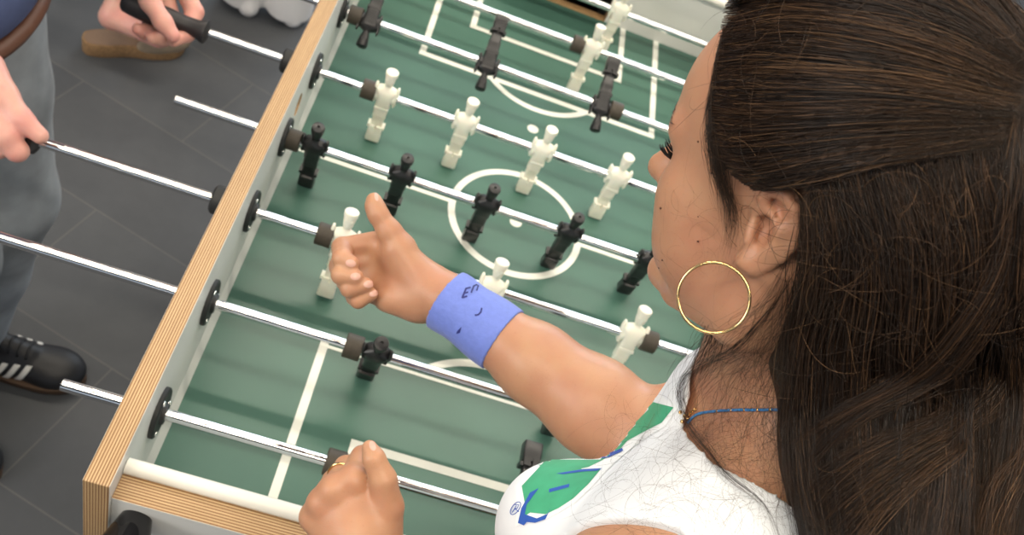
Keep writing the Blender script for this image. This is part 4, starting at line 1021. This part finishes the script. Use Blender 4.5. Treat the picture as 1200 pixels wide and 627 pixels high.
# walker in tan clogs, far left at the top edge
def simple_person(label, base, fwd, legs_, trouser, mtr, mtop, skinm, cloth='trousers', flare=0, extra=(), shoes=None):
    p = empty('person', (0, 0, ZR)); tag(p, label, 'person'); base = np.asarray(base, float); fwd = norm(fwd); sd = norm(np.cross(fwd, V3(0, 0, 1))); up = V3(0, 0, 1)
    X = lambda s, f, z: base + sd * s + fwd * f + up * z
    b = Solid(); b.ell(X(0, 0, 1250), (1, 1, 1), None, k=1)
    B_ = np.stack([sd, fwd, up], 1)
    b.ell(X(0, 0, 1220), (165, 100, 190), B_, k=40); b.ell(X(0, 0, 960), (155, 105, 140), B_, k=50); b.cap(X(0, 0, 1390), X(0, 10, 1490), 52, 46, k=25); b.ell(X(0, 25, 1570), (72, 92, 112), B_, k=18); b.ell(X(0, 115, 1555), (9, 14, 15), B_, k=10)
    for s in (-1, 1): b.chain([X(s * 165, 0, 1350), X(s * 210, -10, 1080), X(s * 215, 60, 850), X(s * 210, 80, 770)], [45, 38, 26, 20], k=14)
    for hp, kn, an, to in legs_: b.chain([hp, kn, kn * .6 + an * .4, an], [78, 52, 50, 33], k=20); b.cap(an, an + (to - an) * .0 + V3(0, 0, -18), 33, 30, k=12); b.chain([an + V3(0, 0, -20), an * .45 + to * .55, to], [29, 29, 21], k=14); b.cap(an, an + (an - to) * V3(.30, .30, 0) + V3(0, 0, -42), 30, 25, k=14)
    for e_ in extra: b.cap(*e_)
    lo = base + V3(-520, -520, -30); hi = base + V3(520, 520, 1720)
    mesh_obj('body', b.mesh(lo, hi, 8.0), skinm, p)
    if shoes:
        w = Solid()
        for hp, kn, an, to in legs_: w.chain([an + V3(0, 0, -22), an * .45 + to * .55, to], [36, 36, 30], k=12)
        mesh_obj('shoe', w.mesh(lo, hi, 6.0), shoes, p)
    t = Solid(); t.ell(X(0, 0, 930), (172, 122, 110), B_, k=1)
    for hp, kn, an, to in legs_: t.chain([hp, kn, an + V3(0, 0, trouser)], [100, 84 + flare * .5, 72 + flare], k=20)
    t.half(X(0, 0, 1000), (0, 0, 1)); t.half(X(0, 0, min(l[2][2] for l in legs_) - base[2] + trouser), (0, 0, -1), k=2)
    mesh_obj(cloth, t.mesh(lo, hi, 7.0), mtr, p)
    s_ = Solid(); s_.ell(X(0, 0, 1220), (180, 116, 205), B_, k=1); s_.ell(X(0, 0, 980), (176, 124, 130), B_, k=50)
    for s in (-1, 1): s_.cap(X(s * 160, 0, 1350), X(s * 200, -8, 1150), 58, 54, k=20)
    mesh_obj('shirt', s_.mesh(lo, hi, 8.0), mtop, p)
    h = Solid(); h.ell(X(0, 5, 1600), (84, 104, 102), B_, k=1); h.half(X(0, 40, 1600), norm(fwd * 1 + up * -.6)); mesh_obj('hair', h.mesh(lo, hi, 8.0), HM[1], p)
    return p
def clog(heel, toe, parent):
    ax = norm(toe - heel); up = V3(0, 0, 1); sd = norm(np.cross(ax, up)); L_ = np.linalg.norm(toe - heel); X = lambda s, a, z: heel + sd * s + ax * a + up * z
    pr = catmull(np.array([(0, 6), (12, 26), (50, 34), (110, 33), (170, 43), (215, 42), (L_ - 14, 26), (L_, 6)]), 40)
    s = MB(); s.rings([[tuple(X(w + g_, a, z)) for a, w in pr] + [tuple(X(-w - g_, a, z)) for a, w in pr[::-1]] for z, g_ in ((0, -2), (4, 0), (32, 1), (40, -1))]); o = s.build('clog', M['cork'], parent, smooth=50)
    f = MB(); f.rings([[tuple(X((w - 5), 4 + a * .97, z)) for a, w in pr] + [tuple(X(-(w - 5), 4 + a * .97, z)) for a, w in pr[::-1]] for z in (39.5, 41)]); f.build('footbed', M['footbed'], o)
    Bm = np.stack([sd, ax, up], 1); u = Solid(); u.ell(X(0, 185, 44), (49, 88, 48), Bm, k=1); u.half(X(0, 0, 22), (0, 0, -1)); u.ell(X(0, 120, 66), (34, 60, 44), Bm, k=6, op=-1); u.half(X(0, 128, 0), -ax)
    mesh_obj('suede_upper', u.mesh(np.minimum(heel, toe) - 60, np.maximum(heel, toe) + V3(60, 60, 120), 3.5), M['suede'], o); return o
hl, te = V3(-692, 1378, FL), V3(-470, 1505, FL)
an1 = U(146, -18, 2372)
lg1 = (V3(-760, 1600, 0), an1 + V3(10, 40, 420), an1, U(186, 44, 2392))
lg2 = (V3(-760, 1760, 0), V3(-720, 1800, -430), V3(-800, 1850, FL + 130), V3(-640, 1830, FL + 62))
wk = simple_person('person stepping past in a tan clog with lifted heel, by the far left handle', (-760, 1680, FL), (.87, .5, 0), [lg1, lg2], 300, M['denim'], M['navy'], M['skin_pink'], extra=[(an1, U(131, 20, 2386), 32, 30, 14), (U(131, 20, 2386), U(186, 44, 2392), 29, 26, 14)])
clog(hl, te, wk); clog(V3(-850, 1840, FL), V3(-590, 1830, FL), wk)
lg = [(V3(-430, 1830, 0), V3(-415, 1810, -430), V3(-402, 1788, FL + 88), V3(-372, 1745, FL + 26)), (V3(-290, 1850, 0), V3(-275, 1830, -430), V3(-268, 1800, FL + 88), V3(-246, 1768, FL + 26))]
wt_ = simple_person('person in wide white trousers standing at the top edge left of the rail', (-350, 1850, FL), (.5, -.85, 0), lg, -68, M['white_cotton'], M['white_cotton'], M['skin_pink'], flare=-4, shoes=M['white_cotton'])

# the woman's trousers and shoes, below the table edge
wl = Solid(); HB = HIP + DWN * 40
wl.ell(HB, (160, 115, 130), None, k=1)
for s_ in (-1, 1):
    h0 = HB + LFT * 78 * s_; kn = V3(h0[0] - 25, h0[1] + 10, -440); an = V3(h0[0] + 5, h0[1] - 20, FL + 75)
    wl.chain([h0, kn, an], [92, 66, 58], k=24)
    sh_ = Solid(); tv = norm(FRT * V3(1, 1, 0)); sh_.chain([V3(an[0], an[1], FL + 40), V3(an[0], an[1], FL + 32) + tv * 90, V3(an[0], an[1], FL + 27) + tv * 170], [40, 36, 27], k=14); sh_.half(V3(0, 0, FL), (0, 0, -1))
    mesh_obj('shoe', sh_.mesh(V3(an[0] - 260, an[1] - 260, FL - 20), V3(an[0] + 260, an[1] + 260, FL + 110), 6.0), M['shoe'], woman)
mesh_obj('trousers', wl.mesh(V3(240, -620, FL - 10), V3(760, -130, 90), 7.0), M['navy'], woman)
